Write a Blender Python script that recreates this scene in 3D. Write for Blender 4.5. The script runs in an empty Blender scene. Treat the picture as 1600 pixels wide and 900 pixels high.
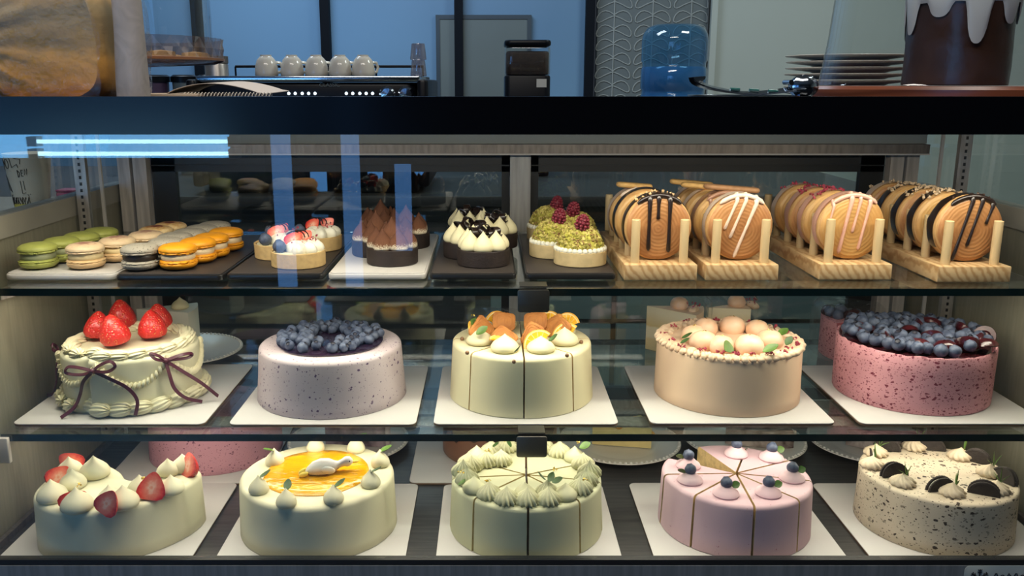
import bpy, math, random
from math import sin, cos, pi, tan, atan, radians as R, sqrt
from mathutils import Matrix, Vector, Euler, noise as mnoise
random.seed(7)
SC = bpy.context.scene
COL = SC.collection

# ------------------------------------------------------------------ camera
EYE = 1.20; FPX = 1380.0; CX = 765.0; PITCH = R(13.06)
cd = bpy.data.cameras.new('camera'); cam = bpy.data.objects.new('camera', cd); COL.objects.link(cam)
cam.location = (0, 0, EYE); cam.rotation_euler = (R(90) - PITCH, 0, 0)
cd.sensor_width = 36; cd.lens = FPX / 1600 * 36; cd.shift_x = (800 - CX) / 1600.0
cd.clip_start = 0.02; cd.clip_end = 60
SC.camera = cam
# ------------------------------------------------------------------ world, lights, exposure
W = bpy.data.worlds.new('world'); SC.world = W; W.use_nodes = True
W.node_tree.nodes['Background'].inputs[0].default_value = (0.62, 0.72, 0.85, 1)
W.node_tree.nodes['Background'].inputs[1].default_value = 0.12
vs = SC.view_settings
vs.view_transform = 'Standard'; vs.look = 'None'; vs.exposure = 0.12; vs.gamma = 1.0; vs.use_curve_mapping = False
try:
    SC.cycles.max_bounces = 9; SC.cycles.transparent_max_bounces = 40
    SC.cycles.glossy_bounces = 4; SC.cycles.diffuse_bounces = 3
    SC.cycles.caustics_reflective = False; SC.cycles.caustics_refractive = False
    SC.cycles.sample_clamp_indirect = 3.0
    SC.cycles.use_denoising = True
except Exception: pass

def area(name, loc, rot, sx, sy, power, col):
    l = bpy.data.lights.new(name, 'AREA'); l.shape = 'RECTANGLE'; l.size = sx; l.size_y = sy
    l.energy = power; l.color = col
    o = bpy.data.objects.new(name, l); COL.objects.link(o); o.location = loc; o.rotation_euler = rot
    return o
WARM = (1.0, 0.90, 0.74)
TOPZ, MIDZ, DECKZ = 0.983, 0.814, 0.680            # shelf and deck surfaces
XL, XR = -0.566, 0.652                             # case inner sides
YG = 0.862                                         # front glass
YF = 0.935                                         # front edge of the glass shelves
YD = 1.36                                          # rear sliding doors
XM = (XL + XR) / 2; XW = XR - XL
# light strips in the case: one under the header, one under the front edge of each glass shelf
area('strip_light_header', (XM, 0.915, 1.152), (R(22), 0, 0), XW - 0.06, 0.022, 2.7, WARM)
area('strip_light_top_shelf', (XM, YF + 0.062, TOPZ - 0.0125), (R(4), 0, 0), XW - 0.06, 0.024, 1.5, WARM)
area('strip_light_middle_shelf', (XM, YF + 0.062, MIDZ - 0.0125), (R(4), 0, 0), XW - 0.06, 0.024, 0.98, WARM)
# unseen area lights added to brighten the back room and the counter top
area('ceiling_lamp_back', (-0.9, 3.3, 2.70), (R(18), 0, 0), 1.6, 0.5, 36, (0.72, 0.86, 1.0))
area('ceiling_lamp_right', (1.5, 2.6, 2.70), (R(10), 0, 0), 0.8, 0.5, 26, (0.93, 1.0, 0.95))
area('ceiling_lamp_shop', (-0.2, 0.45, 2.70), (R(8), 0, 0), 1.8, 0.4, 30, (1.0, 0.93, 0.84))

# ------------------------------------------------------------------ pixel helpers (photo pixel -> point on a real plane)
def ray(px, py):
    dy = py - 450
    return Vector((px - CX, FPX * cos(PITCH) - dy * sin(PITCH), -FPX * sin(PITCH) - dy * cos(PITCH)))
def on(px, py, z):
    d = ray(px, py); t = (z - EYE) / d.z
    return Vector((d.x * t, d.y * t, z))
def atY(px, py, y):
    d = ray(px, py); t = y / d.y
    return Vector((d.x * t, y, EYE + d.z * t))

# ------------------------------------------------------------------ materials
def nt(name):
    m = bpy.data.materials.new(name); m.use_nodes = True
    n = m.node_tree
    return m, n, n.nodes['Principled BSDF']
def c4(c): return (c[0], c[1], c[2], 1)
def srgb(r, g, b):
    f = lambda v: (v / 255 / 12.92) if v / 255 <= 0.04045 else ((v / 255 + 0.055) / 1.055) ** 2.4
    return (f(r), f(g), f(b))
def mk(name, col, rough=0.5, metal=0.0, var=0.0, vscale=20, col2=None, bump=0.0, bscale=60, coat=0.0, stretch=(1, 1, 1), spec=0.5, detail=3, sss=0.0, sheen=0):
    m, n, p = nt(name); N = n.nodes; L = n.links
    p.inputs['Base Color'].default_value = c4(col)
    p.inputs['Roughness'].default_value = rough; p.inputs['Metallic'].default_value = metal
    p.inputs['Specular IOR Level'].default_value = spec
    if coat: p.inputs['Coat Weight'].default_value = coat; p.inputs['Coat Roughness'].default_value = 0.08
    if sss:
        p.inputs['Subsurface Weight'].default_value = sss; p.inputs['Subsurface Radius'].default_value = (1, .6, .35)
        p.inputs['Subsurface Scale'].default_value = 0.006
    if var or col2 or bump:
        tc = N.new('ShaderNodeTexCoord'); mp = N.new('ShaderNodeMapping'); mp.inputs['Scale'].default_value = stretch
        L.new(tc.outputs['Object'], mp.inputs[0])
    if var or col2:
        t = N.new('ShaderNodeTexNoise'); t.inputs['Scale'].default_value = vscale; t.inputs['Detail'].default_value = detail
        L.new(mp.outputs[0], t.inputs['Vector'])
        r = N.new('ShaderNodeValToRGB')
        a = c4(col); b = c4(col2) if col2 else c4([max(0, x * (1 - var)) for x in col])
        r.color_ramp.elements[0].color = a; r.color_ramp.elements[1].color = b
        r.color_ramp.elements[0].position = 0.36; r.color_ramp.elements[1].position = 0.66
        L.new(t.outputs['Fac'], r.inputs[0]); L.new(r.outputs[0], p.inputs['Base Color'])
    if bump:
        t2 = N.new('ShaderNodeTexNoise'); t2.inputs['Scale'].default_value = bscale; t2.inputs['Detail'].default_value = 3
        L.new(mp.outputs[0], t2.inputs['Vector'])
        bp = N.new('ShaderNodeBump'); bp.inputs['Strength'].default_value = 1.0; bp.inputs['Distance'].default_value = bump
        L.new(t2.outputs['Fac'], bp.inputs['Height']); L.new(bp.outputs[0], p.inputs['Normal'])
    return m
def speckle(name, base, spk, scale=260, size=0.16, density=0.6, rough=0.55, stretch=(1, 1, 1), var=0.05, fine=True, big=0.0):
    """frosting with fruit or crumb specks in it"""
    m, n, p = nt(name); N = n.nodes; L = n.links
    p.inputs['Roughness'].default_value = rough; p.inputs['Specular IOR Level'].default_value = 0.3
    tc = N.new('ShaderNodeTexCoord'); mp = N.new('ShaderNodeMapping'); mp.inputs['Scale'].default_value = stretch
    L.new(tc.outputs['Object'], mp.inputs[0])
    ds = N.new('ShaderNodeTexNoise'); ds.inputs['Scale'].default_value = scale * 1.3
    L.new(mp.outputs[0], ds.inputs['Vector'])
    ad = N.new('ShaderNodeVectorMath'); ad.operation = 'SCALE'; ad.inputs['Scale'].default_value = 0.9 / scale
    L.new(ds.outputs['Color'], ad.inputs[0])
    ad2 = N.new('ShaderNodeVectorMath'); L.new(mp.outputs[0], ad2.inputs[0]); L.new(ad.outputs[0], ad2.inputs[1])
    prev = c4(base); fac_prev = None
    nz = N.new('ShaderNodeTexNoise'); nz.inputs['Scale'].default_value = 14
    L.new(mp.outputs[0], nz.inputs['Vector'])
    mx0 = N.new('ShaderNodeMix'); mx0.data_type = 'RGBA'
    mx0.inputs[6].default_value = c4(base); mx0.inputs[7].default_value = c4([b * (1 - var * 3) + s * var * 2 for b, s in zip(base, spk)])
    L.new(nz.outputs['Fac'], mx0.inputs[0]); out = mx0.outputs[2]
    layers = [(scale, size, density)] + ([(scale * 2.6, size * 1.05, density * 0.8)] if fine else []) + ([(scale * 0.62, size * 0.72, big)] if big else [])
    for sc_, sz, de in layers:
        vo = N.new('ShaderNodeTexVoronoi'); vo.inputs['Scale'].default_value = sc_
        L.new(ad2.outputs[0], vo.inputs['Vector'])
        lt = N.new('ShaderNodeMath'); lt.operation = 'LESS_THAN'; lt.inputs[1].default_value = sz
        L.new(vo.outputs['Distance'], lt.inputs[0])
        sp = N.new('ShaderNodeSeparateColor'); L.new(vo.outputs['Color'], sp.inputs[0])
        l2 = N.new('ShaderNodeMath'); l2.operation = 'LESS_THAN'; l2.inputs[1].default_value = de
        L.new(sp.outputs[0], l2.inputs[0])
        mu = N.new('ShaderNodeMath'); mu.operation = 'MULTIPLY'; L.new(lt.outputs[0], mu.inputs[0]); L.new(l2.outputs[0], mu.inputs[1])
        m2 = N.new('ShaderNodeMath'); m2.operation = 'MULTIPLY'; L.new(mu.outputs[0], m2.inputs[0])
        ad_ = N.new('ShaderNodeMath'); ad_.inputs[1].default_value = 0.3; L.new(sp.outputs[1], ad_.inputs[0]); m2.use_clamp = True; ad_.inputs[1].default_value = 0.45; L.new(ad_.outputs[0], m2.inputs[1])
        mx = N.new('ShaderNodeMix'); mx.data_type = 'RGBA'; mx.inputs[7].default_value = c4(spk)
        L.new(out, mx.inputs[6]); L.new(m2.outputs[0], mx.inputs[0]); out = mx.outputs[2]
    L.new(out, p.inputs['Base Color'])
    return m
def glass(name, tint=(0.97, 0.99, 0.98), f0=0.045, rough=0.0, haze=0.0, hcol=(0.8, 0.85, 0.9), wrinkle=0):
    """window-type glass: see-through, mirror-like at grazing angles"""
    m = bpy.data.materials.new(name); m.use_nodes = True; n = m.node_tree; N = n.nodes; L = n.links; N.clear()
    out = N.new('ShaderNodeOutputMaterial'); mix = N.new('ShaderNodeMixShader'); tr = N.new('ShaderNodeBsdfTransparent'); gl = N.new('ShaderNodeBsdfGlossy')
    tr.inputs[0].default_value = c4(tint); gl.inputs['Roughness'].default_value = rough; gl.inputs[0].default_value = (1, 1, 1, 1)
    ge = N.new('ShaderNodeNewGeometry'); dt = N.new('ShaderNodeVectorMath'); dt.operation = 'DOT_PRODUCT'
    L.new(ge.outputs['Incoming'], dt.inputs[0]); L.new(ge.outputs['Normal'], dt.inputs[1])
    ab = N.new('ShaderNodeMath'); ab.operation = 'ABSOLUTE'; L.new(dt.outputs['Value'], ab.inputs[0])
    om = N.new('ShaderNodeMath'); om.operation = 'SUBTRACT'; om.inputs[0].default_value = 1; L.new(ab.outputs[0], om.inputs[1])
    pw = N.new('ShaderNodeMath'); pw.operation = 'POWER'; pw.inputs[1].default_value = 5; L.new(om.outputs[0], pw.inputs[0])
    ma = N.new('ShaderNodeMath'); ma.operation = 'MULTIPLY_ADD'; ma.inputs[1].default_value = 1 - f0; ma.inputs[2].default_value = f0; L.new(pw.outputs[0], ma.inputs[0])
    L.new(ma.outputs[0], mix.inputs[0]); L.new(tr.outputs[0], mix.inputs[1]); L.new(gl.outputs[0], mix.inputs[2])
    last = mix.outputs[0]
    if wrinkle:
        t9 = N.new('ShaderNodeTexCoord'); v9 = N.new('ShaderNodeTexNoise'); v9.inputs['Scale'].default_value = 45; v9.inputs['Distortion'].default_value = 1.5
        L.new(t9.outputs['Object'], v9.inputs['Vector']); b9 = N.new('ShaderNodeBump'); b9.inputs['Distance'].default_value = wrinkle
        L.new(v9.outputs['Fac'], b9.inputs['Height']); L.new(b9.outputs[0], gl.inputs['Normal'])
    if haze:
        df = N.new('ShaderNodeBsdfDiffuse'); df.inputs[0].default_value = c4(hcol)
        m2 = N.new('ShaderNodeMixShader')
        tc = N.new('ShaderNodeTexCoord'); nz = N.new('ShaderNodeTexNoise'); nz.inputs['Scale'].default_value = 30; nz.inputs['Distortion'].default_value = 2
        L.new(tc.outputs['Object'], nz.inputs['Vector'])
        mm = N.new('ShaderNodeMath'); mm.operation = 'MULTIPLY_ADD'; mm.inputs[1].default_value = haze * 0.7; mm.inputs[2].default_value = haze * 0.6; L.new(nz.outputs['Fac'], mm.inputs[0])
        L.new(mm.outputs[0], m2.inputs[0]); L.new(last, m2.inputs[1]); L.new(df.outputs[0], m2.inputs[2]); last = m2.outputs[0]
    L.new(last, out.inputs[0])
    return m
def emit(name, col, s):
    m = bpy.data.materials.new(name); m.use_nodes = True; n = m.node_tree; n.nodes.clear()
    o = n.nodes.new('ShaderNodeOutputMaterial'); e = n.nodes.new('ShaderNodeEmission'); e.inputs[0].default_value = c4(col); e.inputs[1].default_value = s
    n.links.new(e.outputs[0], o.inputs[0]); return m
def wood(name, c1, c2, scale=9, dist=4, dirn='X', rough=0.5, bands=True, stretch=(1, 1, 1)):
    m, n, p = nt(name); N = n.nodes; L = n.links
    p.inputs['Roughness'].default_value = rough
    tc = N.new('ShaderNodeTexCoord'); mp = N.new('ShaderNodeMapping'); L.new(tc.outputs['Object'], mp.inputs[0]); mp.inputs['Scale'].default_value = stretch
    mp.inputs['Rotation'].default_value = (0.12, 0.5, 0.03)
    w = N.new('ShaderNodeTexWave'); w.wave_type = 'BANDS'; w.bands_direction = dirn
    w.inputs['Scale'].default_value = scale; w.inputs['Distortion'].default_value = dist; w.inputs['Detail'].default_value = 3; w.inputs['Detail Scale'].default_value = 1.2
    L.new(mp.outputs[0], w.inputs[0])
    r = N.new('ShaderNodeValToRGB'); r.color_ramp.elements[0].color = c4(c1); r.color_ramp.elements[1].color = c4(c2)
    r.color_ramp.elements[0].position = 0.35; r.color_ramp.elements[1].position = 1.0
    L.new(w.outputs['Fac'], r.inputs[0]); L.new(r.outputs[0], p.inputs['Base Color'])
    return m
def swirl(name, c1, c2, dark):
    """pastry face: coiled laminated layers"""
    m, n, p = nt(name); N = n.nodes; L = n.links
    p.inputs['Roughness'].default_value = 0.42
    tc = N.new('ShaderNodeTexCoord')
    w = N.new('ShaderNodeTexWave'); w.wave_type = 'RINGS'; w.rings_direction = 'Y'
    w.inputs['Scale'].default_value = 85; w.inputs['Distortion'].default_value = 9.0; w.inputs['Detail'].default_value = 3; w.inputs['Detail Scale'].default_value = 0.35
    L.new(tc.outputs['Object'], w.inputs[0])
    r = N.new('ShaderNodeValToRGB'); r.color_ramp.elements[0].color = c4(c1); r.color_ramp.elements[1].color = c4(c2)
    r.color_ramp.elements[0].position = 0.0; r.color_ramp.elements[1].position = 1.0
    L.new(w.outputs['Fac'], r.inputs[0])
    nz = N.new('ShaderNodeTexNoise'); nz.inputs['Scale'].default_value = 28; nz.inputs['Detail'].default_value = 4; L.new(tc.outputs['Object'], nz.inputs['Vector'])
    mr = N.new('ShaderNodeMapRange'); mr.inputs[1].default_value = 0.36; mr.inputs[2].default_value = 0.72; L.new(nz.outputs['Fac'], mr.inputs[0])
    mx = N.new('ShaderNodeMix'); mx.data_type = 'RGBA'; mx.inputs[7].default_value = c4(dark)
    L.new(mr.outputs[0], mx.inputs[0]); L.new(r.outputs[0], mx.inputs[6]); L.new(mx.outputs[2], p.inputs['Base Color'])
    b = N.new('ShaderNodeBump'); b.inputs['Distance'].default_value = 0.0002; L.new(w.outputs['Fac'], b.inputs['Height']); L.new(b.outputs[0], p.inputs['Normal'])
    return m
def banded(name, stops, axis=2, lo=0.0, hi=1.0, rough=0.6, noise_amt=0.0, nscale=60, bump=0):
    """layers along one object axis (cake layers); stops = [(pos, colour)]"""
    m, n, p = nt(name); N = n.nodes; L = n.links
    p.inputs['Roughness'].default_value = rough; p.inputs['Specular IOR Level'].default_value = 0.25
    tc = N.new('ShaderNodeTexCoord'); se = N.new('ShaderNodeSeparateXYZ'); L.new(tc.outputs['Object'], se.inputs[0])
    nz = N.new('ShaderNodeTexNoise'); nz.inputs['Scale'].default_value = nscale; L.new(tc.outputs['Object'], nz.inputs['Vector'])
    ma = N.new('ShaderNodeMath'); ma.operation = 'MULTIPLY_ADD'; ma.inputs[1].default_value = noise_amt; L.new(nz.outputs['Fac'], ma.inputs[0]); L.new(se.outputs[axis], ma.inputs[2])
    mr = N.new('ShaderNodeMapRange'); mr.inputs[1].default_value = lo; mr.inputs[2].default_value = hi; L.new(ma.outputs[0], mr.inputs[0])
    r = N.new('ShaderNodeValToRGB'); r.color_ramp.interpolation = 'LINEAR'
    els = r.color_ramp.elements
    els[0].position = stops[0][0]; els[0].color = c4(stops[0][1]); els[1].position = stops[-1][0]; els[1].color = c4(stops[-1][1])
    for s in stops[1:-1]:
        e = els.new(s[0]); e.color = c4(s[1])
    L.new(mr.outputs[0], r.inputs[0]); L.new(r.outputs[0], p.inputs['Base Color'])
    if bump:
        n2 = N.new('ShaderNodeTexNoise'); n2.inputs['Scale'].default_value = 90; n2.inputs['Detail'].default_value = 6; L.new(tc.outputs['Object'], n2.inputs['Vector'])
        nz.inputs['Detail'].default_value = 5; bp = N.new('ShaderNodeBump'); bp.inputs['Distance'].default_value = bump; L.new(n2.outputs['Fac'], bp.inputs['Height']); L.new(bp.outputs[0], p.inputs['Normal'])
    return m
def berry_red(name, deep, light, seeds=(0.75, 0.5, 0.12)):
    m, n, p = nt(name); N = n.nodes; L = n.links
    p.inputs['Roughness'].default_value = 0.28
    tc = N.new('ShaderNodeTexCoord'); vo = N.new('ShaderNodeTexVoronoi'); vo.inputs['Scale'].default_value = 330
    L.new(tc.outputs['Object'], vo.inputs['Vector'])
    mr = N.new('ShaderNodeMapRange'); mr.inputs[1].default_value = 0.1; mr.inputs[2].default_value = 0.2; L.new(vo.outputs['Distance'], mr.inputs[0])
    se = N.new('ShaderNodeSeparateXYZ'); L.new(tc.outputs['Object'], se.inputs[0])
    nz = N.new('ShaderNodeTexNoise'); nz.inputs['Scale'].default_value = 60; L.new(tc.outputs['Object'], nz.inputs['Vector'])
    mx = N.new('ShaderNodeMix'); mx.data_type = 'RGBA'; mx.inputs[6].default_value = c4(deep); mx.inputs[7].default_value = c4(light); L.new(nz.outputs['Fac'], mx.inputs[0])
    m2 = N.new('ShaderNodeMix'); m2.data_type = 'RGBA'; m2.inputs[6].default_value = c4(seeds); L.new(mx.outputs[2], m2.inputs[7]); L.new(mr.outputs[0], m2.inputs[0])
    L.new(m2.outputs[2], p.inputs['Base Color'])
    b = N.new('ShaderNodeBump'); b.inputs['Distance'].default_value = 0.0009; b.inputs['Strength'].default_value = 0.8
    m3 = N.new('ShaderNodeMapRange'); m3.inputs[1].default_value = 0.05; m3.inputs[2].default_value = 0.5; L.new(vo.outputs['Distance'], m3.inputs[0])
    L.new(m3.outputs[0], b.inputs['Height']); L.new(b.outputs[0], p.inputs['Normal'])
    return m
def radial(name, stops, rad, axes=(0, 2), rough=0.3, streak=0.25, off=(0, 0, 0), sc=(1, 1, 1)):
    """cut fruit face: colour by distance from the middle"""
    m, n, p = nt(name); N = n.nodes; L = n.links
    p.inputs['Roughness'].default_value = rough
    tc = N.new('ShaderNodeTexCoord'); mp = N.new('ShaderNodeMapping'); mp.inputs['Location'].default_value = off; mp.inputs['Scale'].default_value = sc
    L.new(tc.outputs['Object'], mp.inputs[0])
    le = N.new('ShaderNodeVectorMath'); le.operation = 'LENGTH'; L.new(mp.outputs[0], le.inputs[0])
    nz = N.new('ShaderNodeTexNoise'); nz.inputs['Scale'].default_value = 220; L.new(tc.outputs['Object'], nz.inputs['Vector'])
    ma = N.new('ShaderNodeMath'); ma.operation = 'MULTIPLY_ADD'; ma.inputs[1].default_value = streak * rad; sb = N.new('ShaderNodeMath'); sb.operation = 'SUBTRACT'; sb.inputs[1].default_value = 0.5; L.new(nz.outputs['Fac'], sb.inputs[0]); L.new(sb.outputs[0], ma.inputs[0]); L.new(le.outputs['Value'], ma.inputs[2])
    mr = N.new('ShaderNodeMapRange'); mr.inputs[2].default_value = rad; L.new(ma.outputs[0], mr.inputs[0])
    r = N.new('ShaderNodeValToRGB'); els = r.color_ramp.elements
    els[0].position = stops[0][0]; els[0].color = c4(stops[0][1]); els[1].position = stops[-1][0]; els[1].color = c4(stops[-1][1])
    for s in stops[1:-1]:
        e = els.new(s[0]); e.color = c4(s[1])
    L.new(mr.outputs[0], r.inputs[0]); L.new(r.outputs[0], p.inputs['Base Color'])
    return m

M = {}
M['cream'] = mk('cream', (0.78, 0.72, 0.50), 0.5, var=0.05, vscale=15, spec=0.3)
M['ivory'] = mk('ivory', (0.76, 0.72, 0.50), 0.45, var=0.04, vscale=15, spec=0.3)
M['cream_pipe'] = mk('cream_pipe', (0.80, 0.74, 0.50), 0.5, var=0.06, vscale=40, spec=0.3)
M['vanilla'] = mk('vanilla', (0.76, 0.69, 0.44), 0.5, var=0.04, vscale=20, spec=0.3)
M['matcha'] = mk('matcha', (0.60, 0.60, 0.39), 0.55, var=0.05, vscale=20, spec=0.3)
M['matcha_pipe'] = mk('matcha_pipe', (0.61, 0.60, 0.38), 0.5, var=0.08, vscale=40, spec=0.3)
M['white_cream'] = mk('white_cream', (0.82, 0.79, 0.66), 0.45, spec=0.3)
M['peach'] = mk('peach', (0.84, 0.60, 0.41), 0.5, var=0.05, vscale=20, spec=0.3)
M['peach_pipe'] = mk('peach_pipe', (0.78, 0.58, 0.40), 0.5, var=0.10, vscale=60, spec=0.3)
M['peach_ball'] = mk('peach_ball', (0.80, 0.50, 0.31), 0.35, col2=(0.84, 0.59, 0.42), vscale=60, spec=0.4)
M['lilac'] = speckle('lilac', (0.58, 0.49, 0.50), (0.10, 0.055, 0.12), 130, 0.20, 0.55, big=0.22)
M['pinkberry'] = speckle('pinkberry', (0.74, 0.35, 0.38), (0.22, 0.035, 0.06), 130, 0.27, 0.8, stretch=(1, 1, 1.6), big=0.3)
M['pinkberry_old'] = speckle('pinkberry_old', (0.62, 0.30, 0.36), (0.16, 0.05, 0.09), 150, 0.2, 0.6, stretch=(1, 1, 1.5), big=0.3)
M['strawpink'] = speckle('strawpink', (0.66, 0.46, 0.50), (0.30, 0.10, 0.14), 150, 0.12, 0.3)
M['cookiecream'] = speckle('cookiecream', (0.64, 0.54, 0.40), (0.045, 0.03, 0.022), 110, 0.26, 0.6, stretch=(1, 1, 1.6), big=0.45)
M['crumbcut'] = mk('crumbcut', (0.72, 0.52, 0.24), 0.8, var=0.25, vscale=160, bump=0.0008, bscale=400)
M['choc_dark'] = mk('choc_dark', (0.018, 0.010, 0.008), 0.28, coat=0.3)
M['choc'] = mk('choc', (0.055, 0.026, 0.016), 0.5, var=0.3, vscale=50)
M['choc_shell'] = mk('choc_shell', (0.024, 0.014, 0.012), 0.6, var=0.35, vscale=120, bump=0.0004, bscale=500)
M['cocoa'] = banded('cocoa', [(0.0, (0.83, 0.76, 0.60)), (0.34, (0.80, 0.70, 0.52)), (0.52, (0.15, 0.062, 0.032)), (1.0, (0.10, 0.040, 0.022))], 2, 0.0, 0.027, 0.9, 0.013, 700)
M['tart_shell'] = mk('tart_shell', (0.62, 0.42, 0.18), 0.7, var=0.18, vscale=160, bump=0.0003, bscale=700)
M['tart_pale'] = mk('tart_pale', (0.70, 0.53, 0.27), 0.7, var=0.15, vscale=120, bump=0.0003, bscale=700)
M['pistachio'] = mk('pistachio', (0.50, 0.46, 0.07), 0.7, col2=(0.24, 0.20, 0.03), vscale=130)
M['pistachio_light'] = mk('pistachio_light', (0.66, 0.56, 0.16), 0.7, var=0.2, vscale=130)
M['pistachio_nut'] = mk('pistachio_nut', (0.30, 0.18, 0.06), 0.7)
M['raspberry'] = mk('raspberry', (0.15, 0.010, 0.022), 0.5, col2=(0.24, 0.022, 0.04), vscale=300)
M['blueberry'] = mk('blueberry', (0.045, 0.058, 0.10), 0.5, col2=(0.105, 0.13, 0.19), vscale=130, spec=0.35)
M['blueberry_dark'] = mk('blueberry_dark', (0.016, 0.016, 0.028), 0.6)
M['blue_glaze'] = mk('blue_glaze', (0.020, 0.009, 0.022), 0.12, coat=0.6, bump=0.0012, bscale=160)
M['cherry'] = mk('cherry', (0.055, 0.008, 0.012), 0.22, coat=0.4, var=0.4, vscale=100, bump=0.0006, bscale=200)
M['cherry_in'] = mk('cherry_in', (0.085, 0.016, 0.022), 0.3, var=0.4, vscale=150)
M['straw'] = berry_red('straw', (0.52, 0.014, 0.016), (0.64, 0.040, 0.028))
M['straw_cut'] = radial('straw_cut', [(0.0, (0.80, 0.28, 0.17)), (0.16, (0.86, 0.50, 0.36)), (0.36, (0.82, 0.24, 0.15)), (0.74, (0.70, 0.06, 0.035)), (0.9, (0.50, 0.010, 0.010)), (1.0, (0.42, 0.006, 0.008))], 0.0155, streak=0.5, off=(0, 0, -0.0092), sc=(1.08, 1, 0.72))
M['mango'] = mk('mango', (0.86, 0.42, 0.006), 0.12, col2=(0.84, 0.38, 0.004), vscale=30, bump=0.0035, bscale=22, stretch=(1, 4, 1), coat=0.5)
M['duck'] = mk('duck', (0.83, 0.80, 0.76), 0.6)
M['duck_yellow'] = mk('duck_yellow', (0.85, 0.65, 0.10), 0.5)
M['black'] = mk('black', (0.006, 0.006, 0.007), 0.35)
M['leaf'] = mk('leaf', (0.10, 0.20, 0.03), 0.45, var=0.35, vscale=180)
M['leaf_dark'] = mk('leaf_dark', (0.06, 0.13, 0.03), 0.5, var=0.35, vscale=180)
M['gold'] = mk('gold', (0.85, 0.62, 0.16), 0.25, metal=1.0)
M['rose'] = mk('rose', (0.24, 0.015, 0.04), 0.7, col2=(0.42, 0.06, 0.09), vscale=200)
M['cookie'] = mk('cookie', (0.030, 0.021, 0.017), 0.75, var=0.3, vscale=200, bump=0.0006, bscale=350)
M['biscuit'] = mk('biscuit', (0.50, 0.20, 0.045), 0.7, col2=(0.36, 0.13, 0.03), vscale=60, bump=0.0004, bscale=300)
M['orange_flesh'] = radial('orange_flesh', [(0.0, (0.9, 0.62, 0.16)), (0.5, (0.92, 0.50, 0.03)), (1.0, (0.85, 0.40, 0.02))], 0.02, streak=0.6)
M['orange_rind'] = mk('orange_rind', (0.80, 0.42, 0.05), 0.5)
M['orange_pith'] = mk('orange_pith', (0.85, 0.70, 0.38), 0.6)
M['ribbon'] = mk('ribbon', (0.085, 0.016, 0.032), 0.4, spec=0.5)
M['pearl'] = mk('pearl', (0.22, 0.11, 0.05), 0.3, coat=0.4)
M['board'] = mk('board', (0.63, 0.60, 0.58), 0.55, var=0.03, vscale=6)
M['board_edge'] = mk('board_edge', (0.17, 0.10, 0.06), 0.8)
M['mac_green'] = mk('mac_green', (0.36, 0.38, 0.085), 0.55, var=0.12, vscale=150)
M['mac_cream'] = mk('mac_cream', (0.72, 0.51, 0.27), 0.55, col2=(0.66, 0.42, 0.20), vscale=90)
M['mac_burnt'] = radial('mac_burnt', [(0.0, (0.10, 0.018, 0.008)), (0.25, (0.24, 0.05, 0.015)), (0.5, (0.60, 0.34, 0.12)), (1.0, (0.76, 0.57, 0.30))], 0.024, streak=1.4, off=(0, 0, -0.028), rough=0.5)
M['mac_blush'] = radial('mac_blush', [(0.0, (0.34, 0.16, 0.11)), (0.25, (0.46, 0.25, 0.17)), (0.55, (0.70, 0.50, 0.31)), (1.0, (0.74, 0.56, 0.34))], 0.024, streak=1.3, off=(0, 0, -0.028), rough=0.5)
M['mac_grey'] = speckle('mac_grey', (0.40, 0.36, 0.29), (0.05, 0.04, 0.035), 360, 0.24, 0.75, fine=False)
M['mac_orange'] = mk('mac_orange', (0.78, 0.33, 0.010), 0.5, col2=(0.70, 0.27, 0.008), vscale=60)
M['fill_green'] = mk('fill_green', (0.30, 0.32, 0.18), 0.5)
M['fill_cream'] = mk('fill_cream', (0.76, 0.60, 0.32), 0.5)
M['fill_dark'] = mk('fill_dark', (0.03, 0.022, 0.018), 0.4)
M['fill_white'] = mk('fill_white', (0.76, 0.60, 0.38), 0.5)
M['pine'] = wood('pine', (0.64, 0.44, 0.23), (0.45, 0.26, 0.11), 38, 7, 'X', 0.5)
M['dowel'] = mk('dowel', (0.64, 0.47, 0.25), 0.5, var=0.12, vscale=30, stretch=(4, 4, 0.4))
M['pastry'] = swirl('pastry', (0.52, 0.26, 0.10), (0.45, 0.21, 0.075), (0.30, 0.12, 0.04))
M['pastry_gold'] = swirl('pastry_gold', (0.62, 0.37, 0.13), (0.57, 0.32, 0.10), (0.44, 0.21, 0.06))
M['pastry_side'] = mk('pastry_side', (0.66, 0.42, 0.18), 0.5, col2=(0.42, 0.19, 0.06), vscale=50, stretch=(1, 8, 1))
M['pinkglaze'] = mk('pinkglaze', (0.72, 0.40, 0.30), 0.35, coat=0.3)
M['paleglaze'] = mk('paleglaze', (0.78, 0.60, 0.47), 0.35, coat=0.3)
M['mochaglaze'] = mk('mochaglaze', (0.34, 0.17, 0.10), 0.35, coat=0.3)
M['nut'] = mk('nut', (0.66, 0.48, 0.30), 0.6, var=0.3, vscale=200)
M['wafer'] = mk('wafer', (0.74, 0.44, 0.15), 0.7, var=0.2, vscale=120, bump=0.0005, bscale=400)
M['wafer_brown'] = mk('wafer_brown', (0.42, 0.22, 0.10), 0.7, var=0.25, vscale=120)
M['tray_white'] = mk('tray_white', (0.56, 0.53, 0.50), 0.35)
M['tray_dark'] = mk('tray_dark', (0.045, 0.036, 0.032), 0.5, var=0.3, vscale=20)
M['tray_rim'] = mk('tray_rim', (0.012, 0.012, 0.013), 0.3)
M['steel'] = mk('steel', (0.46, 0.46, 0.45), 0.3, metal=1.0, var=0.25, vscale=8, stretch=(1, 1, 30), col2=(0.34, 0.34, 0.33))
M['alu'] = mk('alu', (0.52, 0.48, 0.44), 0.42, metal=0.8, var=0.3, vscale=30, stretch=(6, 6, 1))
M['post_silver'] = mk('post_silver', (0.44, 0.43, 0.42), 0.4, metal=0.4, var=0.3, vscale=20, stretch=(6, 6, 0.5))
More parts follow.
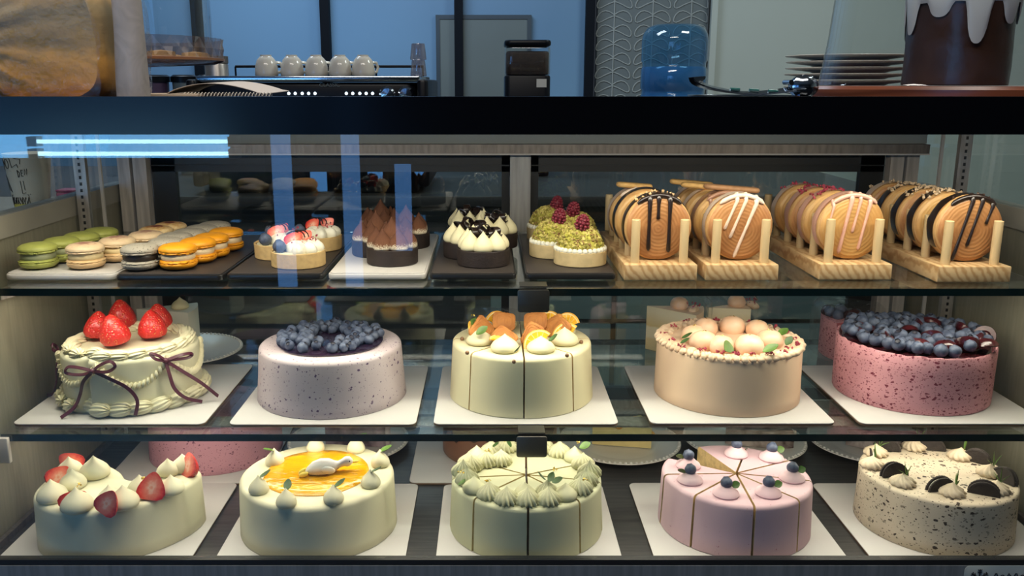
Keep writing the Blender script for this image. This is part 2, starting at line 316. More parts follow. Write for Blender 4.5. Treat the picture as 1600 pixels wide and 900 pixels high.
M['post'] = mk('post', (0.66, 0.60, 0.56), 0.5, metal=0.3, var=0.35, vscale=20, stretch=(6, 6, 0.5))
M['alu_dark'] = mk('alu_dark', (0.24, 0.21, 0.19), 0.45, metal=0.7, var=0.3, vscale=30, stretch=(6, 6, 1))
M['steel_deck'] = mk('steel_deck', (0.080, 0.078, 0.080), 0.34, metal=0.6, col2=(0.12, 0.115, 0.11), vscale=6, stretch=(2, 30, 2), bump=0.0001, bscale=60)
M['steel_front'] = mk('steel_front', (0.17, 0.19, 0.20), 0.45, metal=0.3, col2=(0.23, 0.25, 0.26), vscale=20, stretch=(8, 1, 0.3))
M['clip'] = mk('clip', (0.16, 0.155, 0.14), 0.35, metal=0.9)
M['header'] = mk('header', (0.003, 0.0035, 0.005), 0.16, spec=0.2)
M['frame_black'] = mk('frame_black', (0.010, 0.011, 0.013), 0.4)
M['edge_green'] = mk('edge_green', (0.003, 0.016, 0.018), 0.10, spec=0.7)
def _panel():
    m, n, p = nt('sidepanel'); N = n.nodes; L = n.links; p.inputs['Roughness'].default_value = 0.4
    tc = N.new('ShaderNodeTexCoord'); mp = N.new('ShaderNodeMapping'); mp.inputs['Scale'].default_value = (10, 40, 3); L.new(tc.outputs['Object'], mp.inputs[0])
    t = N.new('ShaderNodeTexNoise'); t.inputs['Scale'].default_value = 6; t.inputs['Detail'].default_value = 4; L.new(mp.outputs[0], t.inputs['Vector'])
    r = N.new('ShaderNodeValToRGB'); r.color_ramp.elements[0].color = (0.15, 0.138, 0.095, 1); r.color_ramp.elements[1].color = (0.27, 0.25, 0.185, 1)
    L.new(t.outputs['Fac'], r.inputs[0]); L.new(r.outputs[0], p.inputs['Base Color']); return m
M['sidepanel'] = _panel()
M['sideband'] = mk('sideband', (0.30, 0.28, 0.235), 0.4, var=0.2, vscale=12)
M['glass'] = glass('glass')
M['shelf_glass'] = glass('shelf_glass', (0.93, 0.975, 0.96), 0.05)
M['door_glass'] = glass('door_glass', (0.80, 0.86, 0.85), 0.11)
M['dome_glass'] = glass('dome_glass', (0.93, 0.95, 0.95), 0.06)
M['film'] = glass('film', (0.96, 0.96, 0.96), 0.014, 0.10, 0.02, (0.8, 0.8, 0.8), wrinkle=0.0018)
M['bag_white'] = glass('bag_white', (0.75, 0.72, 0.70), 0.04, 0.25, 0.8, (0.62, 0.56, 0.52), wrinkle=0.004)
M['bottle_blue'] = glass('bottle_blue', (0.42, 0.66, 0.84), 0.08, 0.05, 0.16, (0.10, 0.26, 0.42))
M['crystal'] = glass('crystal', (0.72, 0.66, 0.66), 0.16, 0.12, 0.12, (0.5, 0.38, 0.34))
M['bread'] = mk('bread', (0.60, 0.28, 0.06), 0.6, col2=(0.32, 0.12, 0.03), vscale=22, bump=0.002, bscale=60, detail=6)
M['bread_side'] = mk('bread_side', (0.36, 0.24, 0.11), 0.75, col2=(0.52, 0.30, 0.10), vscale=26, bump=0.002, bscale=110, detail=6)
M['bread_orange'] = mk('bread_orange', (0.80, 0.38, 0.07), 0.6, col2=(0.66, 0.26, 0.04), vscale=30, bump=0.001, bscale=120)
M['walnut'] = wood('walnut', (0.20, 0.058, 0.026), (0.11, 0.030, 0.013), 12, 3, 'Z', 0.3, stretch=(0.3, 0.3, 2))
M['chococake'] = mk('chococake', (0.060, 0.028, 0.018), 0.30, var=0.3, vscale=30, bump=0.0015, bscale=35)
M['icing'] = mk('icing', (0.60, 0.62, 0.62), 0.3)
M['porcelain'] = mk('porcelain', (0.62, 0.60, 0.55), 0.18)
M['plate_white'] = mk('plate_white', (0.66, 0.64, 0.60), 0.25)
M['cup_white'] = mk('cup_white', (0.66, 0.62, 0.54), 0.15)
M['chrome'] = mk('chrome', (0.55, 0.60, 0.66), 0.12, metal=1.0)
M['paper'] = mk('paper', (0.58, 0.52, 0.47), 0.8)
M['cover'] = mk('cover', (0.50, 0.40, 0.30), 0.7)
M['purple'] = mk('purple', (0.075, 0.045, 0.085), 0.4)
M['glasswall'] = mk('glasswall', (0.17, 0.31, 0.47), 0.25, col2=(0.13, 0.24, 0.38), vscale=0.9, detail=1, spec=0.5)
M['wall_white'] = mk('wall_white', (0.42, 0.47, 0.44), 0.7, var=0.06, vscale=1.2)
M['mullion'] = mk('mullion', (0.004, 0.006, 0.010), 0.6, spec=0.1)
M['floor'] = mk('floor', (0.13, 0.12, 0.11), 0.4, var=0.2, vscale=3)
M['plaster'] = mk('plaster', (0.40, 0.40, 0.40), 0.8)
M['darkwood'] = mk('darkwood', (0.05, 0.05, 0.055), 0.5)
M['drawer'] = mk('drawer', (0.23, 0.33, 0.36), 0.5, var=0.05, vscale=3)
M['espresso_black'] = mk('espresso_black', (0.004, 0.005, 0.008), 0.35, spec=0.2)
M['panel_grey'] = mk('panel_grey', (0.115, 0.145, 0.15), 0.5, var=0.1, vscale=3)
M['frame_teal'] = mk('frame_teal', (0.035, 0.055, 0.075), 0.4)
M['lamp_white'] = emit('lamp_white', (0.75, 0.9, 1.0), 2.2)
M['coffee'] = mk('coffee', (0.035, 0.018, 0.012), 0.6, var=0.5, vscale=90)
M['label_white'] = mk('label_white', (0.55, 0.55, 0.52), 0.6)
M['ink'] = mk('ink', (0.008, 0.008, 0.010), 0.6)
M['cup_paper'] = mk('cup_paper', (0.60, 0.57, 0.48), 0.6)
M['pinkbox'] = mk('pinkbox', (0.42, 0.07, 0.17), 0.5)
M['yellow'] = mk('yellow', (0.62, 0.56, 0.10), 0.6)
M['orangecake'] = mk('orangecake', (0.80, 0.36, 0.02), 0.4)
M['sky_bright'] = emit('sky_bright', (0.16, 0.52, 1.0), 6.0)
M['sky_pane'] = emit('sky_pane', (0.13, 0.36, 0.85), 2.3)
M['tube_white'] = emit('tube_white', (0.45, 0.80, 1.0), 13.0)
M['sticker'] = mk('sticker', (0.36, 0.40, 0.38), 0.4, col2=(0.05, 0.13, 0.20), vscale=14, detail=1)

# ------------------------------------------------------------------ mesh building
class MB:
    def __init__(s): s.v = []; s.f = []; s.m = []
    def add(s, vs_, fs, mi=0, X=None):
        b = len(s.v)
        for p in vs_:
            p = Vector(p)
            s.v.append(tuple(X @ p) if X is not None else tuple(p))
        for k, f in enumerate(fs):
            s.f.append(tuple(i + b for i in f)); s.m.append(mi[k] if isinstance(mi, list) else mi)
        return s
    def grid(s, rows, mi=0, closed=True, cap0=False, cap1=False, X=None):
        n = len(rows[0]); vs_ = [p for r in rows for p in r]; fs = []
        for i in range(len(rows) - 1):
            for j in range(n if closed else n - 1):
                a = i * n + j; b = i * n + (j + 1) % n
                fs.append((a, b, b + n, a + n))
        if cap0: fs.append(tuple(range(n - 1, -1, -1)))
        if cap1: fs.append(tuple(range((len(rows) - 1) * n, len(rows) * n)))
        return s.add(vs_, fs, mi, X)
    def box(s, c, d, mi=0, bev=0.0, X=None):
        x, y, z = d[0] / 2, d[1] / 2, d[2] / 2
        if bev <= 0:
            vs_ = [(c[0] + a * x, c[1] + b * y, c[2] + e * z) for e in (-1, 1) for a, b in ((-1, -1), (1, -1), (1, 1), (-1, 1))]
            return s.add(vs_, [(3, 2, 1, 0), (4, 5, 6, 7), (0, 1, 5, 4), (1, 2, 6, 5), (2, 3, 7, 6), (3, 0, 4, 7)], mi, X)
        return s.slab(c, d, min(bev * 1.5, x * .9, y * .9), bev, mi, X)
    def slab(s, c, d, rc=0.01, bev=0.001, mi=0, X=None, seg=5):
        """rounded-corner plate with softened top and bottom edges"""
        def ring(ins, z):
            x, y = d[0] / 2 - ins, d[1] / 2 - ins; r = max(rc - ins, 1e-5); o = []
            for k, (sx, sy) in enumerate(((1, 1), (-1, 1), (-1, -1), (1, -1))):
                for i in range(seg + 1):
                    a = (k + i / seg) * pi / 2
                    o.append((c[0] + sx * (x - r) + r * cos(a), c[1] + sy * (y - r) + r * sin(a), c[2] + z))
            return o
        h = d[2] / 2; b = min(bev, h * .9)
        rows = [ring(b, -h), ring(b * .3, -h + b * .3), ring(0, -h + b), ring(0, h - b), ring(b * .3, h - b * .3), ring(b, h)]
        return s.grid(rows, mi, True, True, True, X)
    def lathe(s, prof, n=32, mi=0, mod=None, c=(0, 0, 0), a0=0, a1=2 * pi, X=None, capends=None, xs=1, ys=1):
        full = abs(a1 - a0 - 2 * pi) < 1e-6
        cols = n if full else n + 1
        rows = []
        for (r, z) in prof:
            row = []
            for j in range(cols):
                a = a0 + (a1 - a0) * j / n
                rr = r * (mod(a, r, z) if mod else 1)
                row.append((c[0] + rr * cos(a) * xs, c[1] + rr * sin(a) * ys, c[2] + z))
            rows.append(row)
        s.grid(rows, mi, full, False, False, X)
        if capends is not None and not full:
            for j in (0, n):
                pts = [row[j] for row in rows]
                f = tuple(range(len(pts))) if j == 0 else tuple(range(len(pts) - 1, -1, -1))
                s.add(pts, [f], capends, X)
        return s
    def tube(s, pts, rad, n=8, mi=0, X=None, flat=1.0, up=None):
        pts = [Vector(p) for p in pts]; rows = []; pu = None
        for i, p in enumerate(pts):
            t = (pts[min(i + 1, len(pts) - 1)] - pts[max(i - 1, 0)])
            t = t.normalized() if t.length > 1e-9 else Vector((0, 0, 1))
            if up is not None: u0 = Vector(up[i]) if isinstance(up, list) else Vector(up)
            else: u0 = pu if pu is not None else (Vector((0, 0, 1)) if abs(t.z) < 0.9 else Vector((1, 0, 0)))
            b = t.cross(u0); b = b.normalized() if b.length > 1e-9 else t.orthogonal().normalized()
            u = b.cross(t).normalized(); pu = u
            r = rad[i] if isinstance(rad, (list, tuple)) else rad
            rows.append([tuple(p + b * (r * cos(2 * pi * k / n)) + u * (r * flat * sin(2 * pi * k / n))) for k in range(n)])
        return s.grid(rows, mi, True, True, True, X)
    def ribbon(s, pts, nrm, w, t=0.0006, mi=0, X=None):
        pts = [Vector(p) for p in pts]; rows = []
        for i, p in enumerate(pts):
            T = (pts[min(i + 1, len(pts) - 1)] - pts[max(i - 1, 0)]).normalized()
            N_ = Vector(nrm[i] if isinstance(nrm, list) else nrm); S = T.cross(N_)
            S = S.normalized() if S.length > 1e-6 else T.orthogonal().normalized(); N_ = S.cross(T).normalized()
            ww = (w[i] if isinstance(w, list) else w) / 2
            rows.append([tuple(p + S * ww + N_ * t), tuple(p - S * ww + N_ * t), tuple(p - S * ww - N_ * t), tuple(p + S * ww - N_ * t)])
        return s.grid(rows, mi, True, True, True, X)
    def ball(s, r, c=(0, 0, 0), n=14, m=9, mi=0, sc=(1, 1, 1), X=None, mod=None):
        rows = []
        for i in range(m + 1):
            ph = pi * i / m; row = []
            for j in range(n):
                a = 2 * pi * j / n; k = mod(a, ph) if mod else 1
                row.append((c[0] + max(sin(ph), 1e-3) * cos(a) * r * sc[0] * k, c[1] + max(sin(ph), 1e-3) * sin(a) * r * sc[1] * k, c[2] - cos(ph) * r * sc[2] * k))
            rows.append(row)
        return s.grid(rows, mi, True, False, False, X)
    def crumb(s, c, r, rnd, mi=0):
        q = Euler((rnd.random() * 6, rnd.random() * 6, rnd.random() * 6)).to_matrix().to_4x4()
        X = Matrix.Translation(c) @ q @ Matrix.Diagonal((1, rnd.uniform(.6, 1.2), rnd.uniform(.4, .9), 1))
        vs_ = [(r, 0, 0), (-r, 0, 0), (0, r, 0), (0, -r, 0), (0, 0, r), (0, 0, -r)]
        return s.add(vs_, [(0, 2, 4), (2, 1, 4), (1, 3, 4), (3, 0, 4), (2, 0, 5), (1, 2, 5), (3, 1, 5), (0, 3, 5)], mi, X)
    def mesh(s, name, mats, smooth=True, ang=38):
        me = bpy.data.meshes.new(name); me.from_pydata(s.v, [], s.f)
        if not isinstance(mats, (list, tuple)): mats = [mats]
        for m in mats: me.materials.append(M[m] if isinstance(m, str) else m)
        me.polygons.foreach_set('material_index', s.m)
        me.validate(); 
        if smooth:
            me.polygons.foreach_set('use_smooth', [True] * len(me.polygons))
            me.set_sharp_from_angle(angle=R(ang))
        me.update(); return me

def obj(name, me, loc=(0, 0, 0), rot=(0, 0, 0), sc=(1, 1, 1), parent=None, label=None, kind=None):
    o = bpy.data.objects.new(name, me); COL.objects.link(o)
    o.location = loc; o.rotation_euler = rot; o.scale = (sc, sc, sc) if isinstance(sc, (int, float)) else sc
    if parent is not None: o.parent = parent
    if label: o['label'] = label
    if kind: o['kind'] = kind
    return o
def tag(o, label, cat, group=None, kind=None):
    o['label'] = label; o['category'] = cat
    if group: o['group'] = group
    if kind: o['kind'] = kind
    return o
def thing(name, label, cat, loc=(0, 0, 0), rot=(0, 0, 0), group=None, sc=1):
    o = bpy.data.objects.new(name, None); COL.objects.link(o); o.location = loc; o.rotation_euler = rot; o.empty_display_size = 0.02
    o.scale = (sc, sc, sc)
    return tag(o, label, cat, group)
def copy_tree(o, parent=None):
    c = o.copy(); COL.objects.link(c); c.parent = parent
    for ch in list(o.children): copy_tree(ch, c)
    return c
def struct(name, me, loc=(0, 0, 0), rot=(0, 0, 0), parent=None):
    o = obj(name, me, loc, rot, parent=parent)
    if parent is None: o['kind'] = 'structure'
    return o
def bx(name, c, d, mat, parent=None, bev=0.0, rot=(0, 0, 0), label=None):
    return obj(name, MB().box((0, 0, 0), d, bev=bev).mesh(name, mat, bev > 0), c, rot, parent=parent, label=label)

# ------------------------------------------------------------------ THE ROOM
def wallbox(name, x0, x1, y0, y1, z0, z1, mat):
    c = ((x0 + x1) / 2, (y0 + y1) / 2, (z0 + z1) / 2)
    return struct(name, MB().box((0, 0, 0), (x1 - x0, y1 - y0, z1 - z0)).mesh(name, mat, False), c)
YW = 4.60
wallbox('floor', -4.0, 3.4, -3.4, 5.0, -0.1, 0.0, 'floor')
wallbox('ceiling', -4.0, 3.4, -3.4, 5.0, 2.8, 2.9, 'plaster')
wallbox('wall_left', -4.0, -3.9, -3.4, 5.0, 0, 2.8, 'plaster')
wallbox('wall_right', 3.3, 3.4, -3.4, 5.0, 0, 2.8, 'wall_white')
wallbox('wall_back', 1.115, 3.3, YW - 0.05, YW + 0.1, 0, 2.8, 'wall_white')
wallbox('wall_partition', -3.9, 0.50, YW, YW + 0.1, 0, 2.8, 'glasswall')
struct('trim_1', MB().box((0, 0, 0), (0.03, 0.03, 2.8)).mesh('trim', 'wall_white', False), (1.105, YW - 0.06, 1.4))
# patterned wallpaper panel: grey with pale stem-and-leaf outlines
wallbox('wall_patterned', 0.54, 1.09, YW, YW + 0.1, 0, 2.8, mk('wallpaper', (0.115, 0.14, 0.15), 0.6))
mb = MB()
for col in range(3):
    sx = 0.622 + col * 0.192
    x1 = min(sx, 1.085)
    mb.tube([(sx, 0, 0.9), (sx, 0, 2.2)], 0.0032, 6)
    for k in range(16):
        z = 0.93 + k * 0.0680
        for sgn in (-1, 1):
            pts = []
            for i in range(17):
                a = 2 * pi * i / 16
                u = 0.5 - 0.5 * cos(a)                    # 0 at the stem .. 1 at the tip
                x = sgn * 0.088 * u; w = sin(a) * 0.026 * (0.35 + 0.9 * u)
                if sx + x > 1.086: x = 1.086 - sx
                pts.append((sx + x, 0, z + 0.055 + w - 0.022 * u + 0.012 * sin(pi * u)))
            mb.tube(pts, 0.0030, 5)
o = obj('wallpaper_leaf_pattern', mb.mesh('leafpattern', mk('pattern_line', (0.30, 0.33, 0.33), 0.6)), (0, YW - 0.002, 0)); o['kind'] = 'structure'; o.name = 'trim_2'
# black mullions of the glazed partition
for i, (px, w) in enumerate(((311, 0.045), (510, 0.045), (717, 0.042), (921, 0.045))):
    p = atY(px, 75, YW - 0.03)
    struct('trim_%d' % (i + 3), MB().box((0, 0, 0), (w, 0.05, 2.8)).mesh('mullion', 'mullion', False), (p.x, YW - 0.03, 1.4))
# framed panel seen through the partition glass
a_, b_ = atY(684, 30, YW - 0.015), atY(826, 148, YW - 0.015)
fp = thing('framed_panel', 'grey panel in a thin dark frame leaning against the blue partition', 'panel', ((a_.x + b_.x) / 2, YW - 0.015, 0.9))
hh = a_.z - 0.9; ww = b_.x - a_.x
bx('panel', (0, 0, hh / 2), (ww - 0.02, 0.012, hh), 'panel_grey', fp)
mb = MB(); mb.box((-ww / 2, 0, hh / 2), (0.02, 0.02, hh)); mb.box((ww / 2, 0, hh / 2), (0.02, 0.02, hh)); mb.box((0, 0, hh + .01), (ww + .02, 0.02, 0.02))
obj('frame', mb.mesh('frame', 'frame_teal', False), parent=fp)
# street side behind the photographer: bright windows that reflect in the case glass
YB = -3.0
wallbox('wall_front', -3.9, 3.3, YB - 0.2, YB, 0, 2.8, 'darkwood')
def lit_window(n, x0, x1, z0, z1, mat, nx=1, nz=1):
    mb = MB(); mb.box(((x0 + x1) / 2, 0, (z0 + z1) / 2), (x1 - x0, 0.01, z1 - z0))
    w = struct('window_%d' % n, mb.mesh('windowpane', mat, False), (0, YB + 0.01, 0))
    mb = MB(); t = 0.03
    for i in range(nx + 1): mb.box((x0 + (x1 - x0) * i / nx, 0.01, (z0 + z1) / 2), (t, 0.03, z1 - z0))
    for i in range(nz + 1): mb.box(((x0 + x1) / 2, 0.01, z0 + (z1 - z0) * i / nz), (x1 - x0, 0.03, t))
    obj('window_frame', mb.mesh('windowframe', 'mullion', False), parent=w)
lit_window(1, -3.3, -1.35, 0.80, 1.02, 'sky_bright', 1, 1)
lit_window(2, -3.3, -1.30, 1.06, 2.3, 'sky_pane', 2, 1)
lit_window(3, -1.17, -1.03, 0.10, 2.3, 'sky_pane')
lit_window(4, -0.80, -0.67, 0.10, 2.3, 'sky_pane')
lit_window(5, -0.52, -0.40, 0.30, 0.80, 'sky_pane')
lit_window(6, -3.3, -2.6, 0.60, 0.76, 'sky_bright')
for k, z in enumerate((0.905, 0.842)):  # glowing tubes added so the case glass mirrors bright window streaks
    tb = thing('tube_lamp', ('upper' if k == 0 else 'lower') + ' of the two long bright tubes mirrored in the glass', 'lamp', (-1.85, YB + 0.09, z), group='tube lamps on the street side')
    obj('tube', MB().tube([(-0.50, 0, 0), (0.50, 0, 0)], 0.011, 10).mesh('tube', 'tube_white'), parent=tb)
    for sx in (-0.52, 0.52): bx('socket', (sx, -0.02, 0), (0.05, 0.07, 0.05), 'plaster', tb)

# ------------------------------------------------------------------ THE DISPLAY CASE
case = thing('display_case', 'refrigerated glass cake case with black header and steel front', 'display case', (0, 0, 0))
CT = 1.179                                        # counter top over the case
bx('counter_top', (XM, 1.1595, CT - 0.0075), (XW + 0.14, 0.591, 0.015), 'header', case)
bx('header', (XM, YG - 0.004, 1.1700), (XW + 0.14, 0.011, 0.0355), 'header', case)
# front glass
bx('front_glass', (XM, YG, 0.9270), (XW + 0.13, 0.004, 0.450), 'glass', case)
# bottom rail: dark rail, then brushed steel front
bx('bottom_rail', (XM, YG - 0.000, 0.6985), (XW + 0.14, 0.009, 0.006), 'frame_black', case)
bx('front_panel', (XM, YG - 0.0005, 0.4555), (XW + 0.14, 0.010, 0.479), 'steel_front', case)
bx('plinth', (XM, 1.13, 0.12), (XW + 0.12, 0.50, 0.24), 'frame_black', case)
bx('body', (XM, 1.13, 0.445), (XW + 0.12, 0.505, 0.40), 'steel_front', case)
# deck
bx('deck', (XM, 1.118, DECKZ - 0.008), (XW + 0.02, 0.49, 0.016), 'steel_deck', case)
mb = MB(); mb.box((XM, YD - 0.035, DECKZ + 0.006), (XW, 0.03, 0.012)); mb.box((XM, YD - 0.018, DECKZ + 0.012), (XW, 0.006, 0.024))
obj('door_track', mb.mesh('track', 'alu', False), parent=case)
# inside top
bx('top_lining', (XM, 1.12, 1.161), (XW, 0.46, 0.004), 'alu', case)
bx('back_lining', (XM, 1.338, 1.137), (XW, 0.012, 0.05), mk('lining', (0.30, 0.33, 0.33), 0.5), case)
mb = MB(); mb.box((XM, 1.30, 1.107), (XW - 0.03, 0.02, 0.013)); obj('top_rail', mb.mesh('toprail', 'alu_dark', False), parent=case)
mb = MB(); mb.box((XM, 1.289, 1.0995), (XW - 0.03, 0.003, 0.002)); obj('rail_edge', mb.mesh('railedge', 'tray_white', False), parent=case)
# light housings (the strips themselves are the lamps above)
def housing(z, y, w=0.02, h=0.006):
    mb = MB(); mb.box((XM, y, z), (XW - 0.04, w, 0.002))
    if h: mb.box((XM, y - w / 2, z - h / 2), (XW - 0.04, 0.002, h)); mb.box((XM, y + w / 2, z - h / 2), (XW - 0.04, 0.002, h))
    obj('light_channel', mb.mesh('lightchannel', 'alu', False), parent=case)
housing(TOPZ - 0.0103, YF + 0.062, 0.030, 0); housing(MIDZ - 0.0103, YF + 0.062, 0.030, 0); housing(1.160, 0.913, 0.03, 0.008)
# side panels
for s, x in ((-1, XL), (1, XR)):
    sd = 'left' if s < 0 else 'right'
    bx('side_panel', (x + s * 0.011, 1.12, 0.850), (0.02, 0.53, 0.348), 'sidepanel', case)
    mb = MB(); mb.box((0, 0, 0), (0.024, 0.53, 0.026)); obj('side_trim', mb.mesh('sidetrim', 'sideband', False), (x + s * 0.011, 1.12, 1.037), parent=case)
    bx('side_glass', (x + s * 0.006, 1.12, 1.104), (0.005, 0.50, 0.108), 'glass', case)
    bx('deck_trim', (x - s * 0.003, 1.12, DECKZ + 0.004), (0.006, 0.48, 0.008), 'alu_dark', case)
    # rear corner: slotted shelf upright, posts
    up = MB(); up.box((0, 0, 0), (0.016, 0.008, 0.46))
    u = obj('shelf_upright', up.mesh('upright', 'alu', False), (x - s * 0.013, 1.20, 0.925), parent=case)
    sl = MB()
    for k in range(50): sl.box((0, -0.0044, -0.21 + k * 0.0088), (0.003, 0.001, 0.0042))
    obj('slot', sl.mesh('slots', 'frame_black', False), parent=u)
    bx('corner_post', (x - s * 0.038, YD - 0.012, 0.895), (0.020, 0.02, 0.42), 'post', case)
    bx('corner_post', (x - s * 0.014, YD - 0.012, 0.895), (0.018, 0.02, 0.42), 'post', case)
    bx('seal_strip', (x - s * 0.012, 1.262, 0.915), (0.004, 0.004, 0.47), 'tray_white', case)
    # shelf support brackets
    for z in (TOPZ, MIDZ):
        b = MB(); b.add([(0, 0, 0), (0, -0.30, 0), (0, -0.30, -0.012), (0, -0.10, -0.030), (0, 0, -0.034)], [(0, 1, 2, 3, 4)])
        n0 = len(b.v); b.add([(0.003, p[1], p[2]) for p in b.v[:5]], [(4, 3, 2, 1, 0)])
        for k in range(5): b.f.append((k, k + 5, (k + 1) % 5 + 5, (k + 1) % 5)); b.m.append(0)
        obj('shelf_bracket', b.mesh('bracket', 'alu', False), (x - s * 0.012, 1.268, z - 0.0095), parent=case)
        bx('bracket_end', (x - s * 0.010, YF - 0.004, z - 0.018), (0.028, 0.006, 0.030), 'tray_white', case, 0.001)
# rear sliding doors
PXC = 0.0465
bx('center_post', (PXC, YD - 0.016, 0.905), (0.031, 0.014, 0.43), 'post_silver', case)
for k, (x0, x1) in enumerate(((XL + 0.050, PXC - 0.016), (PXC + 0.016, XR - 0.050))):
    dz0, dz1 = DECKZ + 0.02, 1.098
    dd = obj('sliding_door', MB().box((0, 0, 0), (x1 - x0 - 0.01, 0.004, dz1 - dz0)).mesh('doorglass', 'door_glass', False), ((x0 + x1) / 2, YD, (dz0 + dz1) / 2), parent=case)
    w, h = x1 - x0, dz1 - dz0; mb = MB()
    for sx in (-1, 1): mb.box((sx * (w / 2 - (0.006 if sx * (k - .5) < 0 else 0.018)), 0, 0), (0.012 if sx * (k - .5) < 0 else 0.036, 0.012, h))
    mb.box((0, 0, h / 2 - 0.015), (w, 0.012, 0.030)); mb.box((0, 0, -h / 2 + 0.010), (w, 0.012, 0.020))
    mb.box((0, -0.007, h / 2 - 0.020), (w, 0.003, 0.0015))
    obj('door_frame', mb.mesh('doorframe', 'frame_black', False), parent=dd)
# glass shelves: each lifts out on its own
for nm, z in (('upper', TOPZ), ('lower', MIDZ)):
    sh = obj('glass_shelf', MB().box((0, 0, 0), (XW - 0.028, 1.312 - YF, 0.008)).mesh('shelf', 'shelf_glass', False), (XM, (1.312 + YF) / 2, z - 0.0045))
    tag(sh, ('upper' if nm == 'upper' else 'lower') + ' of the two green-edged glass shelves in the case', 'shelf', 'glass shelves')
    mb = MB(); mb.box((0, -(1.312 - YF) / 2 - 0.0006, 0), (XW - 0.028, 0.0012, 0.0082)); mb.box((0, (1.312 - YF) / 2 + 0.0006, 0), (XW - 0.028, 0.0012, 0.0082))
    obj('edge', mb.mesh('shelfedge', 'edge_green', False), parent=sh)
    cl = thing('shelf_clip', 'dark metal clip on the front edge of the %s glass shelf' % nm, 'clip', (0.0475, YF - 0.003, z - 0.012), group='shelf edge clips')
    mb = MB(); mb.slab((0, 0, 0), (0.0345, 0.025, 0.003), 0.003, 0.0006, X=Matrix.Rotation(R(90), 4, 'X'))
    obj('plate', mb.mesh('clipplate', 'clip'), (0, -0.003, -0.001), parent=cl)
    mb = MB(); mb.box((0, 0.010, 0.0142), (0.030, 0.022, 0.0015)); mb.box((0, 0.010, 0.0018), (0.030, 0.022, 0.0015))
    obj('jaw', mb.mesh('clipjaw', 'clip', False), parent=cl)
# sticker low on the right of the steel front
st = thing('sticker', 'blue rounded sticker with a snowflake on the steel front, bottom right', 'sticker', atY(1566, 910, YG - 0.0062), group=None)
obj('backing', MB().slab((0, 0, 0), (0.085, 0.040, 0.0006), 0.006, 0.0002, X=Matrix.Rotation(R(90), 4, 'X')).mesh('sticker', 'sticker'), parent=st)
mb = MB()
for k in range(6):
    a = k * pi / 3 + pi / 6; p0 = Vector((-0.026, -0.0006, 0.006)); d = Vector((cos(a), 0, sin(a)))
    mb.tube([p0, p0 + d * 0.010], 0.0006, 5)
    for q in (0.005, 0.0075):
        for s2 in (-1, 1):
            e = Vector((cos(a + s2 * 0.8), 0, sin(a + s2 * 0.8))); mb.tube([p0 + d * q, p0 + d * q + e * 0.003], 0.0005, 5)
obj('snowflake', mb.mesh('snowflake', 'ink'), parent=st)
mb = MB(); mb.tube([(-0.010 + i * 0.0012, -0.0006, 0.008 + 0.0035 * sin(i * 1.05) * (1 if i % 9 < 5 else .4)) for i in range(40)], 0.0005, 5)
obj('script_lettering', mb.mesh('script', 'ink'), parent=st)

# ------------------------------------------------------------------ small reusable shapes
def prof_round(Rr, h, e=0.006, taper=0.985, e0=0.001):
    pts = [(0.0001, 0), (Rr - e0, 0), (Rr, e0)]
    for k in range(5):
        pts.append((Rr * (1 + (taper - 1) * (k + 1) / 5 * (h - e) / h), (h - e) * (k + 1) / 5))
    rt = pts[-1][0]
    for k in range(1, 6):
        a = pi / 2 * k / 5; pts.append((rt - e + e * cos(a), h - e + e * sin(a)))
    for q in (0.85, 0.6, 0.3): pts.append((rt * q, h))
    pts.append((0.0001, h)); return pts
def wob(seed, amp=0.006):
    def f(a, r, z): return 1 + amp * mnoise.noise(Vector((cos(a) * 1.6 + seed, sin(a) * 1.6, z * 18)))
    return f
def cake_mesh(Rr, h, mat, e=0.006, taper=0.985, seed=1.0, amp=0.007):
    return MB().lathe(prof_round(Rr, h, e, taper), 96, 0, wob(seed, amp)).mesh('cake', mat, ang=60)
KP = [(0.0, 0.0), (0.82, 0.0), (0.97, 0.10), (1.0, 0.20), (0.96, 0.32), (0.85, 0.45), (0.66, 0.58), (0.44, 0.70), (0.25, 0.81), (0.12, 0.90), (0.05, 0.96), (0.001, 1.0)]
def kiss_mesh(r, h, mat, flutes=0, amp=0.14, tw=0.0, n=None, lump=0.0, tip=1.0, seed=0):
    n = n or (flutes * 6 if flutes else 24)
    def mod(a, rr, z):
        k = 1.0
        if flutes: k += amp * cos(flutes * (a + tw * z / h)) * min(1, rr / r * 1.3)
        if lump: k += lump * mnoise.noise(Vector((cos(a) + seed, sin(a), z * 60)))
        return k
    return MB().lathe([(max(p * r, 1e-5), z * h * (tip if z > 0.85 else 1)) for p, z in KP], n, 0, mod).mesh('kiss', mat, ang=75 if flutes else 60)
KM = {}
def kiss(key, r, h, mat, **kw):
    if key not in KM: KM[key] = kiss_mesh(r, h, mat, **kw)
    return KM[key]
def leaf_mesh(l, w, mat, curl=0.3):
    top, bot = [], []; rows = []
    for i in range(9):
        u = i / 8; ww = w / 2 * (sin(pi * min(1, u * 0.97 + 0.02)) ** 0.7) + 1e-5; x = l * u; z = curl * l * u * u
        rows.append([(x, -ww, z + ww * .3), (x, 0, z), (x, ww, z + ww * .3), (x, ww, z + ww * .3 - .0004), (x, 0, z - .0004), (x, -ww, z + ww * .3 - .0004)])
    return MB().grid(rows, 0, True, True, True).mesh('leaf', mat)
LEAF = leaf_mesh(0.016, 0.011, 'leaf', 0.25); LEAFR = leaf_mesh(0.013, 0.012, 'leaf', 0.1); LEAFD = leaf_mesh(0.014, 0.009, 'leaf_dark', 0.4)
